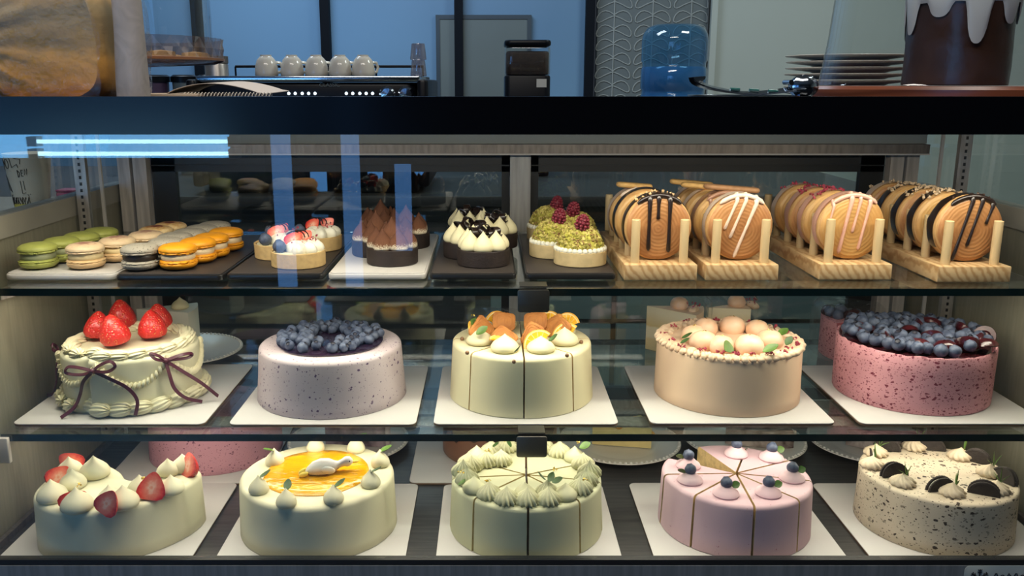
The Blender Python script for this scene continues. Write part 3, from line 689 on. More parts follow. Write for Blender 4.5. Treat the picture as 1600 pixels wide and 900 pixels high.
def blueberry_mesh(r):
    mb = MB(); pr = [(0.001, -r)]
    for k in range(1, 9): a = -pi / 2 + pi * k / 10; pr.append((r * cos(a), r * sin(a) * 0.92))
    mb.lathe(pr, 14)
    mb.lathe([(pr[-1][0], pr[-1][1]), (r * .42, r * .93), (r * .40, r * .99)], 14, 0, lambda a, rr, z: 1)
    mb.lathe([(r * .40, r * .99), (r * .30, r * .86), (r * .001, r * .80)], 10, 1, lambda a, rr, z: 1 + .12 * cos(5 * a))
    return mb.mesh('blueberry', ['blueberry', 'blueberry_dark'])
BB = blueberry_mesh(0.0068)
def strawberry_mesh(r, h, mi='straw'):
    pr = [(0.001, 0), (0.55, 0.0), (0.85, 0.06), (1.0, 0.2), (0.97, 0.36), (0.84, 0.54), (0.64, 0.72), (0.40, 0.87), (0.20, 0.96), (0.001, 1.0)]
    return MB().lathe([(max(a * r, 1e-5), b * h) for a, b in pr], 28, 0, lambda a, rr, z: 1 + .03 * sin(2 * a + .5)).mesh('strawberry', mi)
def half_strawberry_mesh(r, h):
    pr = [(0.001, 0), (0.5, 0.0), (0.85, 0.08), (1.0, 0.24), (0.95, 0.4), (0.80, 0.58), (0.58, 0.76), (0.33, 0.91), (0.15, 0.98), (0.001, 1.0)]
    mb = MB(); mb.lathe([(max(a * r, 1e-5), b * h) for a, b in pr], 16, 0, None, a0=0, a1=pi, ys=0.75)
    pts = [(a * r, 0, b * h) for a, b in pr] + [(-a * r, 0, b * h) for a, b in reversed(pr[1:-1])]
    mb.add(pts, [tuple(range(len(pts)))], 1)
    return mb.mesh('half_strawberry', ['straw', 'straw_cut'])
def flakes(name, n, spread, size, mat, seed, parent, loc, label=None):
    rnd = random.Random(seed); mb = MB()
    for _ in range(n):
        a = rnd.random() * 6.28; q = rnd.random() ** .5 * spread
        mb.crumb((q * cos(a), q * sin(a), rnd.random() * spread * .5), size * rnd.uniform(.5, 1.1), rnd)
    o = obj(name, mb.mesh(name, mat, False), loc, parent=parent, label=label); o['kind'] = 'stuff'; return o

# cake boards
def board(x, y, w, label, z, rot=0.0, d=None):
    d = d or w
    t = thing('cake_board', label, 'cake board', (x, y, z + 0.0006), (0, 0, rot), 'white cake boards')
    obj('board_top', MB().slab((0, 0, 0.0026), (w, d, 0.0012), 0.009, 0.0003).mesh('boardtop', 'board'), parent=t)
    obj('board_core', MB().slab((0, 0, 0.0010), (w - 0.0004, d - 0.0004, 0.0020), 0.009, 0.0002).mesh('boardcore', 'board_edge'), parent=t)
    return t
BT = 0.0038                                        # board thickness
mids = [(-0.432, 1.066), (-0.193, 1.066), (0.042, 1.065), (0.293, 1.068), (0.5385, 1.068)]
lows = [(-0.447, 0.974), (-0.203, 0.974), (0.044, 0.974), (0.297, 0.974), (0.5385, 0.974)]
board(-0.440, 1.066, 0.222, 'white board under the ribboned strawberry cake', MIDZ, 0.0)
board(-0.193, 1.062, 0.216, 'white board under the grey-lilac blueberry cake', MIDZ, 0.0)
board(0.042, 1.062, 0.214, 'white board under the ivory cake with biscuits', MIDZ, 0.0)
board(0.293, 1.064, 0.214, 'white board under the peach cake', MIDZ, 0.0)
board(0.5360, 1.064, 0.216, 'white board under the pink cake with blueberries and cherries', MIDZ, 0.0)
board(-0.441, 0.974, 0.216, 'white board under the ivory cake with strawberry halves', DECKZ, 0.0)
board(-0.200, 0.974, 0.212, 'white board under the mango-topped cake', DECKZ, 0.0)
board(0.044, 0.974, 0.208, 'white board under the sliced green cake', DECKZ, 0.0)
board(0.292, 0.974, 0.216, 'white board under the sliced pink cake', DECKZ, 0.0)
board(0.5330, 0.974, 0.214, 'white board under the speckled cookie cake', DECKZ, 0.0)

# ------------------------------------------------------------------ MIDDLE SHELF
MZ = MIDZ + BT; LZ = DECKZ + BT
# 1. heart-shaped cream cake with ribbons and strawberries
c1 = thing('strawberry_ribbon_cake', 'ivory heart-shaped cream cake with whole strawberries and purple ribbon bows', 'cake', (-0.4460, 1.054, MZ))
def heart_r(a):
    # rounded body with a notch at the front left
    k = 1.0 + 0.035 * cos(2 * (a - 0.35)); da = (a - (-1.98) + pi) % (2 * pi) - pi
    return k * (1 - 0.16 * math.exp(-(da / 0.085) ** 2)) 
HB = 0.068; RB = 0.0780
obj('cake_body', MB().lathe(prof_round(RB, HB, 0.006, 1.0), 160, 0, lambda a, r, z: heart_r(a)).mesh('heartcake', 'ivory', ang=60), parent=c1)
def shell_border(n, Rr, z, sz, seed, up=0.55, mat='cream_pipe'):
    mb = MB(); rnd = random.Random(seed)
    for k in range(n):
        a = 2 * pi * k / n; rr = Rr * heart_r(a)
        X = Matrix.Translation((rr * cos(a), rr * sin(a), z)) @ Matrix.Rotation(a + pi / 2 - 0.30, 4, 'Z') @ Matrix.Rotation(R(78 + rnd.uniform(-8, 8)), 4, 'Y')
        mb.ball(sz, (0, 0, 0), 54, 12, 0, (up, 0.80, 1.30), X, lambda b, ph: 1 + 0.10 * cos(11 * b + ph * .8))
    return mb
obj('top_border', shell_border(22, RB - 0.013, HB + 0.0015, 0.0115, 3, 0.62).mesh('topborder', 'cream_pipe', ang=80), parent=c1)
obj('bottom_border', shell_border(22, RB + 0.001, 0.0085, 0.0115, 4, 0.74).mesh('bottomborder', 'cream_pipe', ang=80), parent=c1)
mb = MB(); rnd = random.Random(9)
for s in range(6):
    a0 = -2.75 + s * (2 * pi / 6); a1 = a0 + 2 * pi / 6
    for k in range(17):
        u = k / 16; a = a0 + (a1 - a0) * u; z = HB - 0.006 - 0.026 * (1 - (2 * u - 1) ** 2); rr = RB * heart_r(a) + 0.001
        X = Matrix.Translation((rr * cos(a), rr * sin(a), z)) @ Matrix.Rotation(a + pi / 2, 4, 'Z') @ Matrix.Rotation(R(35 * (1 - 2 * u) + 30), 4, 'Y')
        mb.ball(0.0042, (0, 0, 0), 10, 6, 0, (0.62, 0.9, 1.15), X, lambda b, ph: 1 + .14 * cos(5 * b))
obj('swag_piping', mb.mesh('swags', 'cream_pipe', ang=80), parent=c1)
SB = strawberry_mesh(0.0165, 0.034)
for k, (px, py, s, rz) in enumerate(((147, 531, 1.0, 0.1), (187, 514, 1.12, 1.0), (178, 541, 1.12, 2.0), (246, 515, 1.0, 0.5), (235, 531, 1.05, 2.6))):
    p = on(px, py, MZ + HB + 0.003) - Vector(c1.location); p.y += 0.010
    obj('strawberry', SB, p, (R((-6, 3, -8, 8, 4)[k]), R((6, -4, 3, -5, 7)[k]), rz), s, parent=c1)
def wall_pt(a, z, off=0.004, c=c1, Rr=RB):
    rr = Rr * heart_r(a) + off
    return Vector((rr * cos(a), rr * sin(a), z))
def bow(a, z, tails, loops, w=0.0040):
    """bow tied at angle a, height z on the cake wall; tails and loops are lists of (da, dz, out) points"""
    b = MB()
    N_ = [Vector((cos(a), sin(a), 0.0))]
    for pts in tails:
        P = [wall_pt(a + da, z + dz, off) for da, dz, off in pts]
        P = smooth_path(P, 5); b.ribbon(P, [Vector((p.x, p.y, 0)).normalized() for p in P], w)
    for pts in loops:
        P = [wall_pt(a + da, z + dz, off) for da, dz, off in pts]
        P = smooth_path(P, 5); b.ribbon(P, [Vector((p.x, p.y, 0)).normalized() + Vector((0, 0, 0.9)) for p in P], w * 0.9)
    b.ball(0.0042, tuple(wall_pt(a, z, 0.006)), 10, 6, 0, (1, 1, 0.8))
    obj('ribbon_bow', b.mesh('bow', 'ribbon', ang=60), parent=c1)
def smooth_path(P, k):
    out = []; n = len(P)
    for i in range(n - 1):
        p0, p1, p2, p3 = P[max(i - 1, 0)], P[i], P[i + 1], P[min(i + 2, n - 1)]
        for j in range(k):
            t = j / k
            out.append(0.5 * ((2 * p1) + (p2 - p0) * t + (2 * p0 - 5 * p1 + 4 * p2 - p3) * t * t + (3 * p1 - p0 - 3 * p2 + p3) * t ** 3))
    out.append(P[-1]); return out
bow(-1.72, 0.058, [[(0, 0, .006), (-0.18, -.014, .010), (-0.30, -.032, .012), (-0.33, -.046, .016), (-0.42, -.056, .022)],
                   [(0, 0, .006), (0.22, -.007, .010), (0.45, -.020, .011), (0.56, -.036, .013), (0.52, -.054, .013)]],
    [[(0, 0, .006), (-0.16, .004, .012), (-0.34, .004, .016), (-0.36, -.003, .016), (-0.2, -.006, .012), (0, 0, .006)],
     [(0, 0, .006), (0.12, .008, .010), (0.28, .014, .014), (0.34, .008, .016), (0.22, .001, .012), (0, 0, .006)]])
bow(-0.72, 0.062, [[(0, 0, .006), (0.02, -.018, .010), (0.06, -.035, .012), (0.20, -.050, .014), (0.40, -.060, .020)],
                   [(0, 0, .006), (0.16, -.014, .014), (0.36, -.034, .024), (0.52, -.056, .034)]],
    [[(0, 0, .006), (-0.10, .008, .010), (-0.22, .014, .012), (-0.16, .006, .012), (0, 0, .006)],
     [(0, 0, .006), (0.2, .004, .012), (0.36, .002, .014), (0.3, -.002, .012), (0, 0, .006)]])
bow(-3.02, 0.058, [[(0, 0, .006), (0.02, -.020, .010), (0.0, -.036, .012), (0.06, -.050, .016), (-0.1, -.058, .030)],
                   [(0, 0, .006), (0.10, -.020, .008), (0.14, -.034, .008)]],
    [[(0, 0, .006), (0.06, .006, .010), (0.02, .012, .012), (-0.1, .006, .012), (0, 0, .006)]])

# 2. grey-lilac blueberry cake
c2 = thing('blueberry_cake', 'grey-lilac speckled round cake topped with a ring of blueberries', 'cake', (-0.1985, 1.059, MZ))
obj('cake_body', cake_mesh(0.0925, 0.068, 'lilac', 0.006, 0.945, 2.0), parent=c2)
obj('blueberry_glaze', MB().lathe([(0.001, 0.068), (0.062, 0.068), (0.0655, 0.0685), (0.066, 0.070), (0.062, 0.0712), (0.03, 0.0712), (0.001, 0.0712)], 48, 0, wob(5, .05)).mesh('glaze', 'blue_glaze'), parent=c2)
rnd = random.Random(21); placed = []
def scatter_berries(parent, n, r0, r1, z, dmin, skip=None, seed=1, zj=0.0, ytrim=None, maxtry=6000, me=None):
    rnd = random.Random(seed); pts = []
    t = 0
    while len(pts) < n and t < maxtry:
        t += 1; a = rnd.random() * 2 * pi; q = sqrt(rnd.uniform(r0 ** 2, r1 ** 2)); p = (q * cos(a), q * sin(a))
        if skip and skip(*p): continue
        if all((p[0] - u[0]) ** 2 + (p[1] - u[1]) ** 2 > dmin ** 2 for u in pts): pts.append(p)
    for (x, y) in pts:
        obj('blueberry', me or BB, (x, y, z + rnd.random() * zj), (R(rnd.uniform(-55, 40)), R(rnd.uniform(-35, 35)), rnd.random() * 6), rnd.uniform(0.85, 1.08), parent=parent)
    return pts
scatter_berries(c2, 58, 0.026, 0.061, 0.0765, 0.0104, lambda x, y: (abs(x) < 0.008 and y < -0.02) , 22)

# 3. sliced ivory cake with biscuits and orange
def sector_profile(Rr, h, e=0.006, taper=0.97): return prof_round(Rr, h, e, taper)
def wedge_mesh(Rr, h, half, mats, e=0.005, taper=0.98, seed=0):
    mb = MB(); pr = prof_round(Rr, h, e, taper)
    mb.lathe(pr, 14, 0, wob(seed, 0.006), a0=-half, a1=half, capends=1)
    return mb.mesh('wedge', mats, ang=45)
def sliced_cake(parent, cuts, Rr, h, mats, gap, taper=0.98, seed=0, skip=()):
    out = []
    n = len(cuts)
    for k in range(n):
        a0 = cuts[k]; a1 = cuts[(k + 1) % n]
        if a1 <= a0: a1 += 2 * pi
        mid = (a0 + a1) / 2; half = (a1 - a0) / 2
        if k in skip: out.append(None); continue
        g = gap / sin(half) if half < 1.2 else gap
        s = obj('slice', wedge_mesh(Rr - g * .6, h, half, mats, 0.005, taper, seed + k), (g * cos(mid), g * sin(mid), 0), (0, 0, mid), parent=parent)
        out.append((s, mid))
    return out
c3 = thing('biscuit_orange_cake', 'ivory sliced cake topped with caramel biscuits and dried orange', 'cake', (0.040, 1.060, MZ))
cuts3 = [R(a) for a in (-136, -90, -48, 0, 44, 90, 136, 180)]
sliced_cake(c3, cuts3, 0.0890, 0.0715, ['vanilla', 'crumbcut'], 0.0010, 0.955, 30)
KISS_B = kiss('big', 0.0172, 0.0235, 'vanilla', lump=0.03, tip=0.97)
for k in range(8):
    a = R(-158 + k * 45) ; q = 0.056
    obj('cream_dollop', KISS_B, (q * cos(a), q * sin(a), 0.0713), (0, 0, k), (1, 1, 0.85 + .1 * (k % 2)), parent=c3)
def biscuit_mesh():
    mb = MB(); n = 44; w, h, t = 0.0150, 0.0115, 0.0032
    def outline(ins, z):
        o = []
        for i in range(n):
            a = 2 * pi * i / n; c, s = cos(a), sin(a); k = (abs(c) ** 5 + abs(s) ** 5) ** (-1 / 5)
            m_ = 1 + 0.035 * cos(i * 2 * pi / 2.2)
            o.append(((w - ins) * k * c * m_, (h - ins) * k * s * m_, z))
        return o
    mb.grid([outline(.001, -t / 2), outline(0, -t / 4), outline(0, t / 4), outline(.001, t / 2)], 0, True, True, True)
    for q in (0.82, 0.62):
        mb.tube([(w * q * cos(2 * pi * i / 24) * (abs(cos(2 * pi * i / 24)) ** 4 + abs(sin(2 * pi * i / 24)) ** 4) ** -.25, h * q * sin(2 * pi * i / 24) * (abs(cos(2 * pi * i / 24)) ** 4 + abs(sin(2 * pi * i / 24)) ** 4) ** -.25, t / 2) for i in range(25)], 0.0005, 5)
    for i in (-1, 0, 1): mb.ball(0.0022, (i * 0.004, 0, t / 2), 8, 5, 0, (0.5, 1.6, 0.3))
    return mb.mesh('biscuit', 'biscuit', ang=60)
BISC = biscuit_mesh()
def orange_mesh():
    r = 0.018; mb = MB()
    mb.lathe([(0.0005, -0.0012), (r * .86, -0.0012), (r * .86, 0.0012), (0.0005, 0.0012)], 22, 0, a0=0, a1=pi, capends=0)
    mb.lathe([(r * .86, -0.0012), (r * .93, -0.0014), (r * .93, 0.0014), (r * .86, 0.0012)], 22, 1, a0=0, a1=pi, capends=1)
    mb.lathe([(r * .93, -0.0014), (r, -0.0010), (r, 0.0010), (r * .93, 0.0014)], 22, 2, a0=0, a1=pi, capends=2)
    for k in range(1, 7):
        a = pi * k / 7; mb.tube([(0.002 * cos(a), 0.002 * sin(a), 0.0013), (r * .86 * cos(a), r * .86 * sin(a), 0.0013)], 0.0003, 4, 1)
    return mb.mesh('orange', ['orange_flesh', 'orange_pith', 'orange_rind'])
ORA = orange_mesh()
h3 = 0.0715
for (x, y, z, rx, ry, rz) in ((-0.022, 0.016, 0.018, 62, 10, 12), (0.018, 0.016, 0.018, 62, -8, -14), (0.041, 0.004, 0.016, 66, -35, -30),
                              (-0.047, 0.000, 0.014, 60, 48, 20), (-0.022, -0.030, 0.011, 38, 25, -32), (0.012, -0.030, 0.013, 50, -62, 20), (-0.052, -0.016, 0.010, 55, 52, 8), (0.048, -0.012, 0.014, 62, -62, -20)):
    obj('biscuit', BISC, (x, y, h3 + z), (R(rx), R(ry), R(rz)), 1.0, parent=c3)
for (x, y, z, rx, ry, rz, s) in ((0.036, 0.020, 0.012, 70, -40, -25, 1), (0.058, 0.012, 0.012, 75, -25, -30, 1), (0.056, -0.018, 0.004, 72, -58, -10, 1.15), (0.020, -0.045, 0.004, 60, -48, 12, 1.1),
                                 (-0.026, -0.040, 0.010, 8, 4, 10, .8), (-0.030, 0.028, 0.010, 70, 30, 20, 1), (-0.058, -0.002, 0.008, 60, 30, 60, .9)):
    obj('dried_orange_slice', ORA, (x, y, h3 + z), (R(rx), R(ry), R(rz)), s, parent=c3)
for (px, py) in ((722, 532), (730, 554), (803, 568), (886, 558), (908, 537), (792, 526), (823, 526)):
    p = on(px, py, MZ + h3) - Vector(c3.location)
    obj('chocolate_pearl', MB().ball(0.0026, (0, 0, 0), 10, 7).mesh('pearl', 'pearl'), (p.x, p.y, h3 + 0.0022), parent=c3)
for (px, py, rz, m_) in ((738, 512, 80, LEAF), (744, 522, 20, LEAF), (804, 549, -50, LEAFD), (857, 532, -20, LEAFD)):
    p = on(px, py, MZ + h3 + .016) - Vector(c3.location)
    obj('leaf', m_, (p.x, p.y, h3 + 0.016), (R(30), R(-20), R(rz)), parent=c3)
flakes('gold_flake', 5, 0.003, 0.0016, 'gold', 3, c3, (-0.060, 0.012, h3 + 0.026))

# 4. peach cake
c4_ = thing('peach_cake', 'smooth peach-coloured round cake ringed with peach halves and rose petals', 'cake', (0.2995, 1.063, MZ))
h4 = 0.069
obj('cake_body', cake_mesh(0.0895, h4, 'peach', 0.003, 0.985, 4.0, 0.003), parent=c4_)
mb = MB(); rnd = random.Random(4)
for k in range(58):
    a = 2 * pi * k / 58; q = 0.0842 + 0.0012 * (k % 2)
    X = Matrix.Translation((q * cos(a), q * sin(a), h4 + 0.001)) @ Matrix.Rotation(a + 0.5, 4, 'Z')
    mb.ball(0.0056, (0, 0, 0), 12, 6, 0, (1.2, 0.8, rnd.uniform(.6, .85)), X, lambda b, ph: 1 + .12 * cos(6 * b))
for k in range(44):
    a = 2 * pi * k / 44; q = 0.0775 + rnd.uniform(-.002, .002)
    X = Matrix.Translation((q * cos(a), q * sin(a), h4 + 0.001)) @ Matrix.Rotation(a - 0.5, 4, 'Z')
    mb.ball(0.0058, (0, 0, 0), 12, 6, 0, (1.1, 0.8, rnd.uniform(.5, .8)), X, lambda b, ph: 1 + .12 * cos(6 * b))
obj('piped_border', mb.mesh('peachborder', 'peach_pipe', ang=80), parent=c4_)
PB = MB().lathe([(0.014, 0), (0.0162, 0.004), (0.0165, 0.008), (0.0150, 0.013), (0.0115, 0.0175), (0.006, 0.0200), (0.0001, 0.0208)], 24, 0, lambda a, r, z: 1 - .05 * math.exp(-((a - 2.2) / .25) ** 2)).mesh('peachball', 'peach_ball')
for k, (px, py, s) in enumerate(((1085, 534, .98), (1100, 545, 1.05), (1103, 521, .95), (1145, 519, 1.0), (1184, 523, .9), (1128, 550, .95), (1172, 552, 1.08), (1203, 542, 1.0))):
    p = on(px, py, MZ + h4) - Vector(c4_.location)
    pb = obj('peach_half', PB, (p.x, p.y + .004, h4 - 0.0005), (0, 0, k * 1.7), s, parent=c4_)
    flakes('gold_flake', 5, 0.0026, 0.0010, 'gold', 50 + k, pb, (0, 0, 0.0200))
rnd = random.Random(41)
for k, ad in enumerate((-164, -146, -128, -112, -98, -84, -70, -56, -42, -26, -10, 10, 30, 55, 88, 118, 145, 170)):
    a = R(ad); q = 0.078 + rnd.uniform(-.004, .005)
    flakes('rose_petal_crumbs', rnd.choice((6, 9, 12)), 0.0052, 0.0022, 'rose', 200 + k, c4_, (q * cos(a), q * sin(a), h4 + 0.005))
for (px, py, rz, m_, s) in ((1133, 549, 60, LEAFR, 1.35), (1065, 529, -20, LEAFD, 1), (1192, 551, 10, LEAF, 1.2), (1216, 525, 30, LEAF, 1.0), (1228, 540, 50, LEAFD, 1.0), (1063, 537, 0, LEAFD, .8)):
    p = on(px, py, MZ + h4 + .008) - Vector(c4_.location)
    obj('leaf', m_, (p.x, p.y, h4 + 0.009), (R(50 if m_ is LEAFR else 15), R(-12), R(rz)), s, parent=c4_)

# 5. pink cake with blueberries and cherries
c5 = thing('berry_cherry_cake', 'bright pink speckled cake heaped with blueberries and dark cherries', 'cake', (0.5355, 1.070, MZ))
h5 = 0.068
mb = MB(); pr = [(0.0001, 0), (0.091, 0), (0.092, 0.001), (0.0925, 0.02), (0.0925, 0.05), (0.0925, h5 + 0.001), (0.0912, h5 + 0.003), (0.0890, h5 + 0.002), (0.0878, h5 - 0.004), (0.05, h5 - 0.004), (0.0001, h5 - 0.004)]
mb.lathe(pr, 96, 0, lambda a, r, z: (1 + .004 * mnoise.noise(Vector((cos(a) * 9, sin(a) * 9, z * 30)))) )
for i, v in enumerate(mb.v):
    if v[2] > h5 - .002: mb.v[i] = (v[0], v[1], v[2] + 0.0022 * mnoise.noise(Vector((v[0] * 110, v[1] * 110, 3))))
obj('cake_body', mb.mesh('pinkcake', 'pinkberry', ang=60), parent=c5)
obj('berry_jelly', MB().lathe([(0.001, h5 - 0.003), (0.086, h5 - 0.003), (0.0868, h5 - 0.001), (0.084, h5 + 0.001), (0.001, h5 + 0.001)], 48).mesh('jelly', 'cherry'), parent=c5)
def cherry_half():
    mb = MB(); r = 0.0125
    mb.lathe([(0.001, -r * .62), (r * .5, -r * .55), (r * .85, -r * .3), (r, 0), (r * .96, r * .08)], 20, 0)
    mb.lathe([(r * .96, r * .08), (r * .55, r * .05), (r * .40, -r * .10), (0.001, -r * .14)], 20, 1)
    return mb.mesh('cherryhalf', ['cherry', 'cherry_in'])
CH = cherry_half(); rnd = random.Random(55); chs = []
for (x, y, rx, ry, rz, s) in ((-0.022, -0.052, 8, -6, 0, 1.15), (-0.042, -0.030, 40, 10, 1, 1), (0.034, -0.058, -30, 50, .6, 1.25), (0.052, -0.036, -20, -30, .3, 1.2), (0.076, -0.020, -10, -60, 1, 1.1), (0.066, 0.006, 50, -20, 2, 1.15),
                              (0.004, -0.066, 170, 0, 1, 1.1), (0.056, -0.060, 170, 10, 1, 1.15), (0.01, -0.022, 30, 40, 2, 1.1), (-0.05, 0.026, 10, 10, 0, 1.1), (0.020, 0.022, 50, 30, 1, 1.1), (-0.008, 0.002, 150, 0, 0, 1.0), (0.04, 0.04, 20, 0, 0, 1.1), (-0.066, -0.004, 10, 30, 0, 1.0)):
    obj('cherry_half', CH, (x, y, h5 + 0.0095), (R(rx), R(ry), rz), s, parent=c5); chs.append((x, y))
scatter_berries(c5, 78, 0.0, 0.0805, h5 + 0.0068, 0.0121, lambda x, y: any((x - a) ** 2 + (y - b) ** 2 < .0118 ** 2 for a, b in chs), 56, 0.006, me=blueberry_mesh(0.0079))

# rear of the middle shelf
def plate_mesh(r, mat='plate_white', beads=True):
    mb = MB(); mb.lathe([(0.0001, 0), (r * .55, 0), (r * .58, 0.003), (r * .95, 0.0105), (r, 0.0118), (r * .995, 0.0132), (r * .93, 0.0122), (r * .62, 0.0055), (r * .55, 0.0035), (0.0001, 0.0030)], 72)
    if beads:
        for k in range(72):
            a = 2 * pi * k / 72; mb.ball(r * 0.026, (r * .965 * cos(a), r * .965 * sin(a), 0.0128), 6, 4)
    return mb.mesh('plate', mat)
PL = plate_mesh(0.088); PL2 = plate_mesh(0.080, 'plate_white')
def slice_geo(L, w, h, mats):
    """triangular cake slice: outer rind at +x end, point at the origin end; mats = [icing, cut face]"""
    mb = MB(); half = w / 2 / L; n = 8
    arc = [(L * cos(-half + 2 * half * i / n), L * sin(-half + 2 * half * i / n)) for i in range(n + 1)]
    bot = [(0, 0, 0)] + [(x, y, 0) for x, y in arc]; top = [(0, 0, h)] + [(x, y, h) for x, y in arc]; N_ = len(bot)
    mb.add(bot, [tuple(range(N_ - 1, -1, -1))], 1); mb.add(top, [tuple(range(N_))], 0)
    for i in range(N_):
        j = (i + 1) % N_; mb.add([bot[i], bot[j], top[j], top[i]], [(0, 1, 2, 3)], 1 if i == 0 or j == 0 else 0)
    return mb.mesh('sliceshape', mats, True, 30)
M['lay_white'] = banded('lay_white', [(0, (.75, .66, .45)), (0.2, (.82, .76, .62)), (0.42, (.82, .78, .66)), (0.46, (.72, .38, .22)), (0.54, (.72, .38, .22)), (0.58, (.82, .78, .66)), (1, (.84, .80, .70))], 2, 0, 0.06, .6, .003, 200)
M['lay_choc'] = banded('lay_choc', [(0, (.025, .014, .012)), (0.28, (.03, .016, .013)), (0.32, (.42, .14, .15)), (0.42, (.42, .14, .15)), (0.46, (.028, .015, .012)), (0.72, (.03, .016, .013)), (0.76, (.50, .15, .17)), (1, (.5, .13, .15))], 2, 0, 0.055, .6, .004, 160)
M['lay_cream'] = banded('lay_cream', [(0, (.80, .66, .38)), (0.3, (.78, .62, .34)), (0.36, (.84, .74, .52)), (0.6, (.84, .74, .52)), (0.65, (.72, .55, .26)), (1, (.84, .74, .52))], 2, 0, 0.06, .6, .003, 160)
# plate with a white slice at the left rear
p_ = on(312, 541, MIDZ)
tp = tag(obj('plate', PL2, (-0.438, 1.220, MIDZ + 0.001), sc=1.0), 'white plate behind the ribboned strawberry cake', 'plate', 'dessert plates')
ts = thing('cake_slice', 'white layered cake slice with a purple petal at the left rear of the middle shelf', 'cake slice', (-0.512, 1.240, MIDZ + 0.0052), (0, 0, R(6)), 'cake slices')
obj('slice_body', slice_geo(0.085, 0.062, 0.062, ['white_cream', 'lay_white']), parent=ts)
obj('cream_dollop', kiss('sm', 0.0125, 0.017, 'vanilla'), (0.062, 0.0, 0.0615), parent=ts)
obj('petal', leaf_mesh(0.020, 0.010, mk('petal', (0.16, 0.07, 0.28), 0.5), 0.1), (-0.012, 0.014, 0.030), (R(20), R(-60), R(120)), parent=ts)
def wrapped(x, y, z, rz, L, w, h, mats, label, tops, loc_group='wrapped slices'):
    t = thing('wrapped_cake_slice', label, 'cake slice', (x, y, z), (0, 0, rz), loc_group)
    obj('slice_body', slice_geo(L, w, h, mats), parent=t)
    tops(t)
    mb = MB(); rnd = random.Random(int(x * 1000)); rows = []
    pts0 = [(-0.008, 0), (L * .5, -w * .5 - .002), (L + .006, -w * .5 - .003), (L + .012, 0), (L + .006, w * .5 + .003), (L * .5, w * .5 + .002)]
    cl = (L * .6, 0)
    for zz, s in ((0.0005, 1.0), (h * .5, 1.03), (h, 1.02), (h + .014, .98), (h + .022, .80), (h + .024, 0.3)):
        row = []
        for i in range(24):
            u = i / 24 * 6; a, b = pts0[int(u) % 6], pts0[(int(u) + 1) % 6]; f = u - int(u)
            px_, py_ = a[0] + (b[0] - a[0]) * f, a[1] + (b[1] - a[1]) * f; j = rnd.uniform(-.0014, .0014) if zz > .001 else 0
            row.append((cl[0] + (px_ - cl[0]) * s + j, cl[1] + (py_ - cl[1]) * s + j, zz + j))
        rows.append(row)
    mb.grid(rows, 0, True, True, True)
    obj('clear_wrapper', mb.mesh('wrapper', 'film', ang=12), parent=t)
    return t
def tops_peach(t):
    obj('cream_ball', PB, (0.046, 0.006, 0.0655), sc=0.8, parent=t)
    obj('piped_cream', MB().ball(0.008, (0.068, 0, 0.067), 14, 8, 0, (0.9, 2.0, 0.7), mod=lambda a, ph: 1 + .1 * cos(8 * a)).mesh('pipe', 'peach_pipe'), parent=t)
    flakes('rose_petal_crumbs', 16, 0.012, 0.0020, 'rose', 77, t, (0.066, 0, 0.071))
def tops_berry(t):
    for (x, y, z) in ((0.050, -0.008, 0.061), (0.064, 0.010, 0.061), (0.070, -0.006, 0.062), (0.058, 0.001, 0.068), (0.034, 0.0, 0.060)): obj('blueberry', BB, (x, y, z), (x * 50, y * 90, 0), 1.15, parent=t)
    for (x, y) in ((0.042, 0.004), (0.066, -0.018), (0.058, -0.014)): obj('cherry_half', CH, (x, y, 0.060), (R(160), 0.3, 0), 1.0, parent=t)
def tops_green(t):
    obj('cream_dollop', kiss('sm2', 0.0125, 0.017, 'white_cream'), (0.05, 0, 0.044), parent=t)
    obj('strawberry', SB, (0.036, 0.008, 0.042), (0.7, 0.3, 0), 0.6, parent=t)
wrapped(0.232, 1.262, MIDZ + 0.0005, R(-22), 0.082, 0.060, 0.066, ['peach', 'lay_cream'], 'clear-wrapped peach cake slice, left one behind the peach cake', tops_peach)
wrapped(0.320, 1.250, MIDZ + 0.0005, R(10), 0.060, 0.040, 0.066, ['peach', 'lay_cream'], 'clear-wrapped peach cake slice, right one behind the peach cake', tops_peach)
wrapped(0.565, 1.236, MIDZ + 0.0005, R(178), 0.080, 0.070, 0.055, ['pinkberry', 'lay_choc'], 'clear-wrapped chocolate slice topped with berries behind the pink cake', tops_berry)
wrapped(0.045, 1.245, MIDZ + 0.0005, R(200), 0.070, 0.062, 0.043, ['white_cream', 'lay_white'], 'clear-wrapped white slice with strawberry behind the biscuit cake', tops_green)

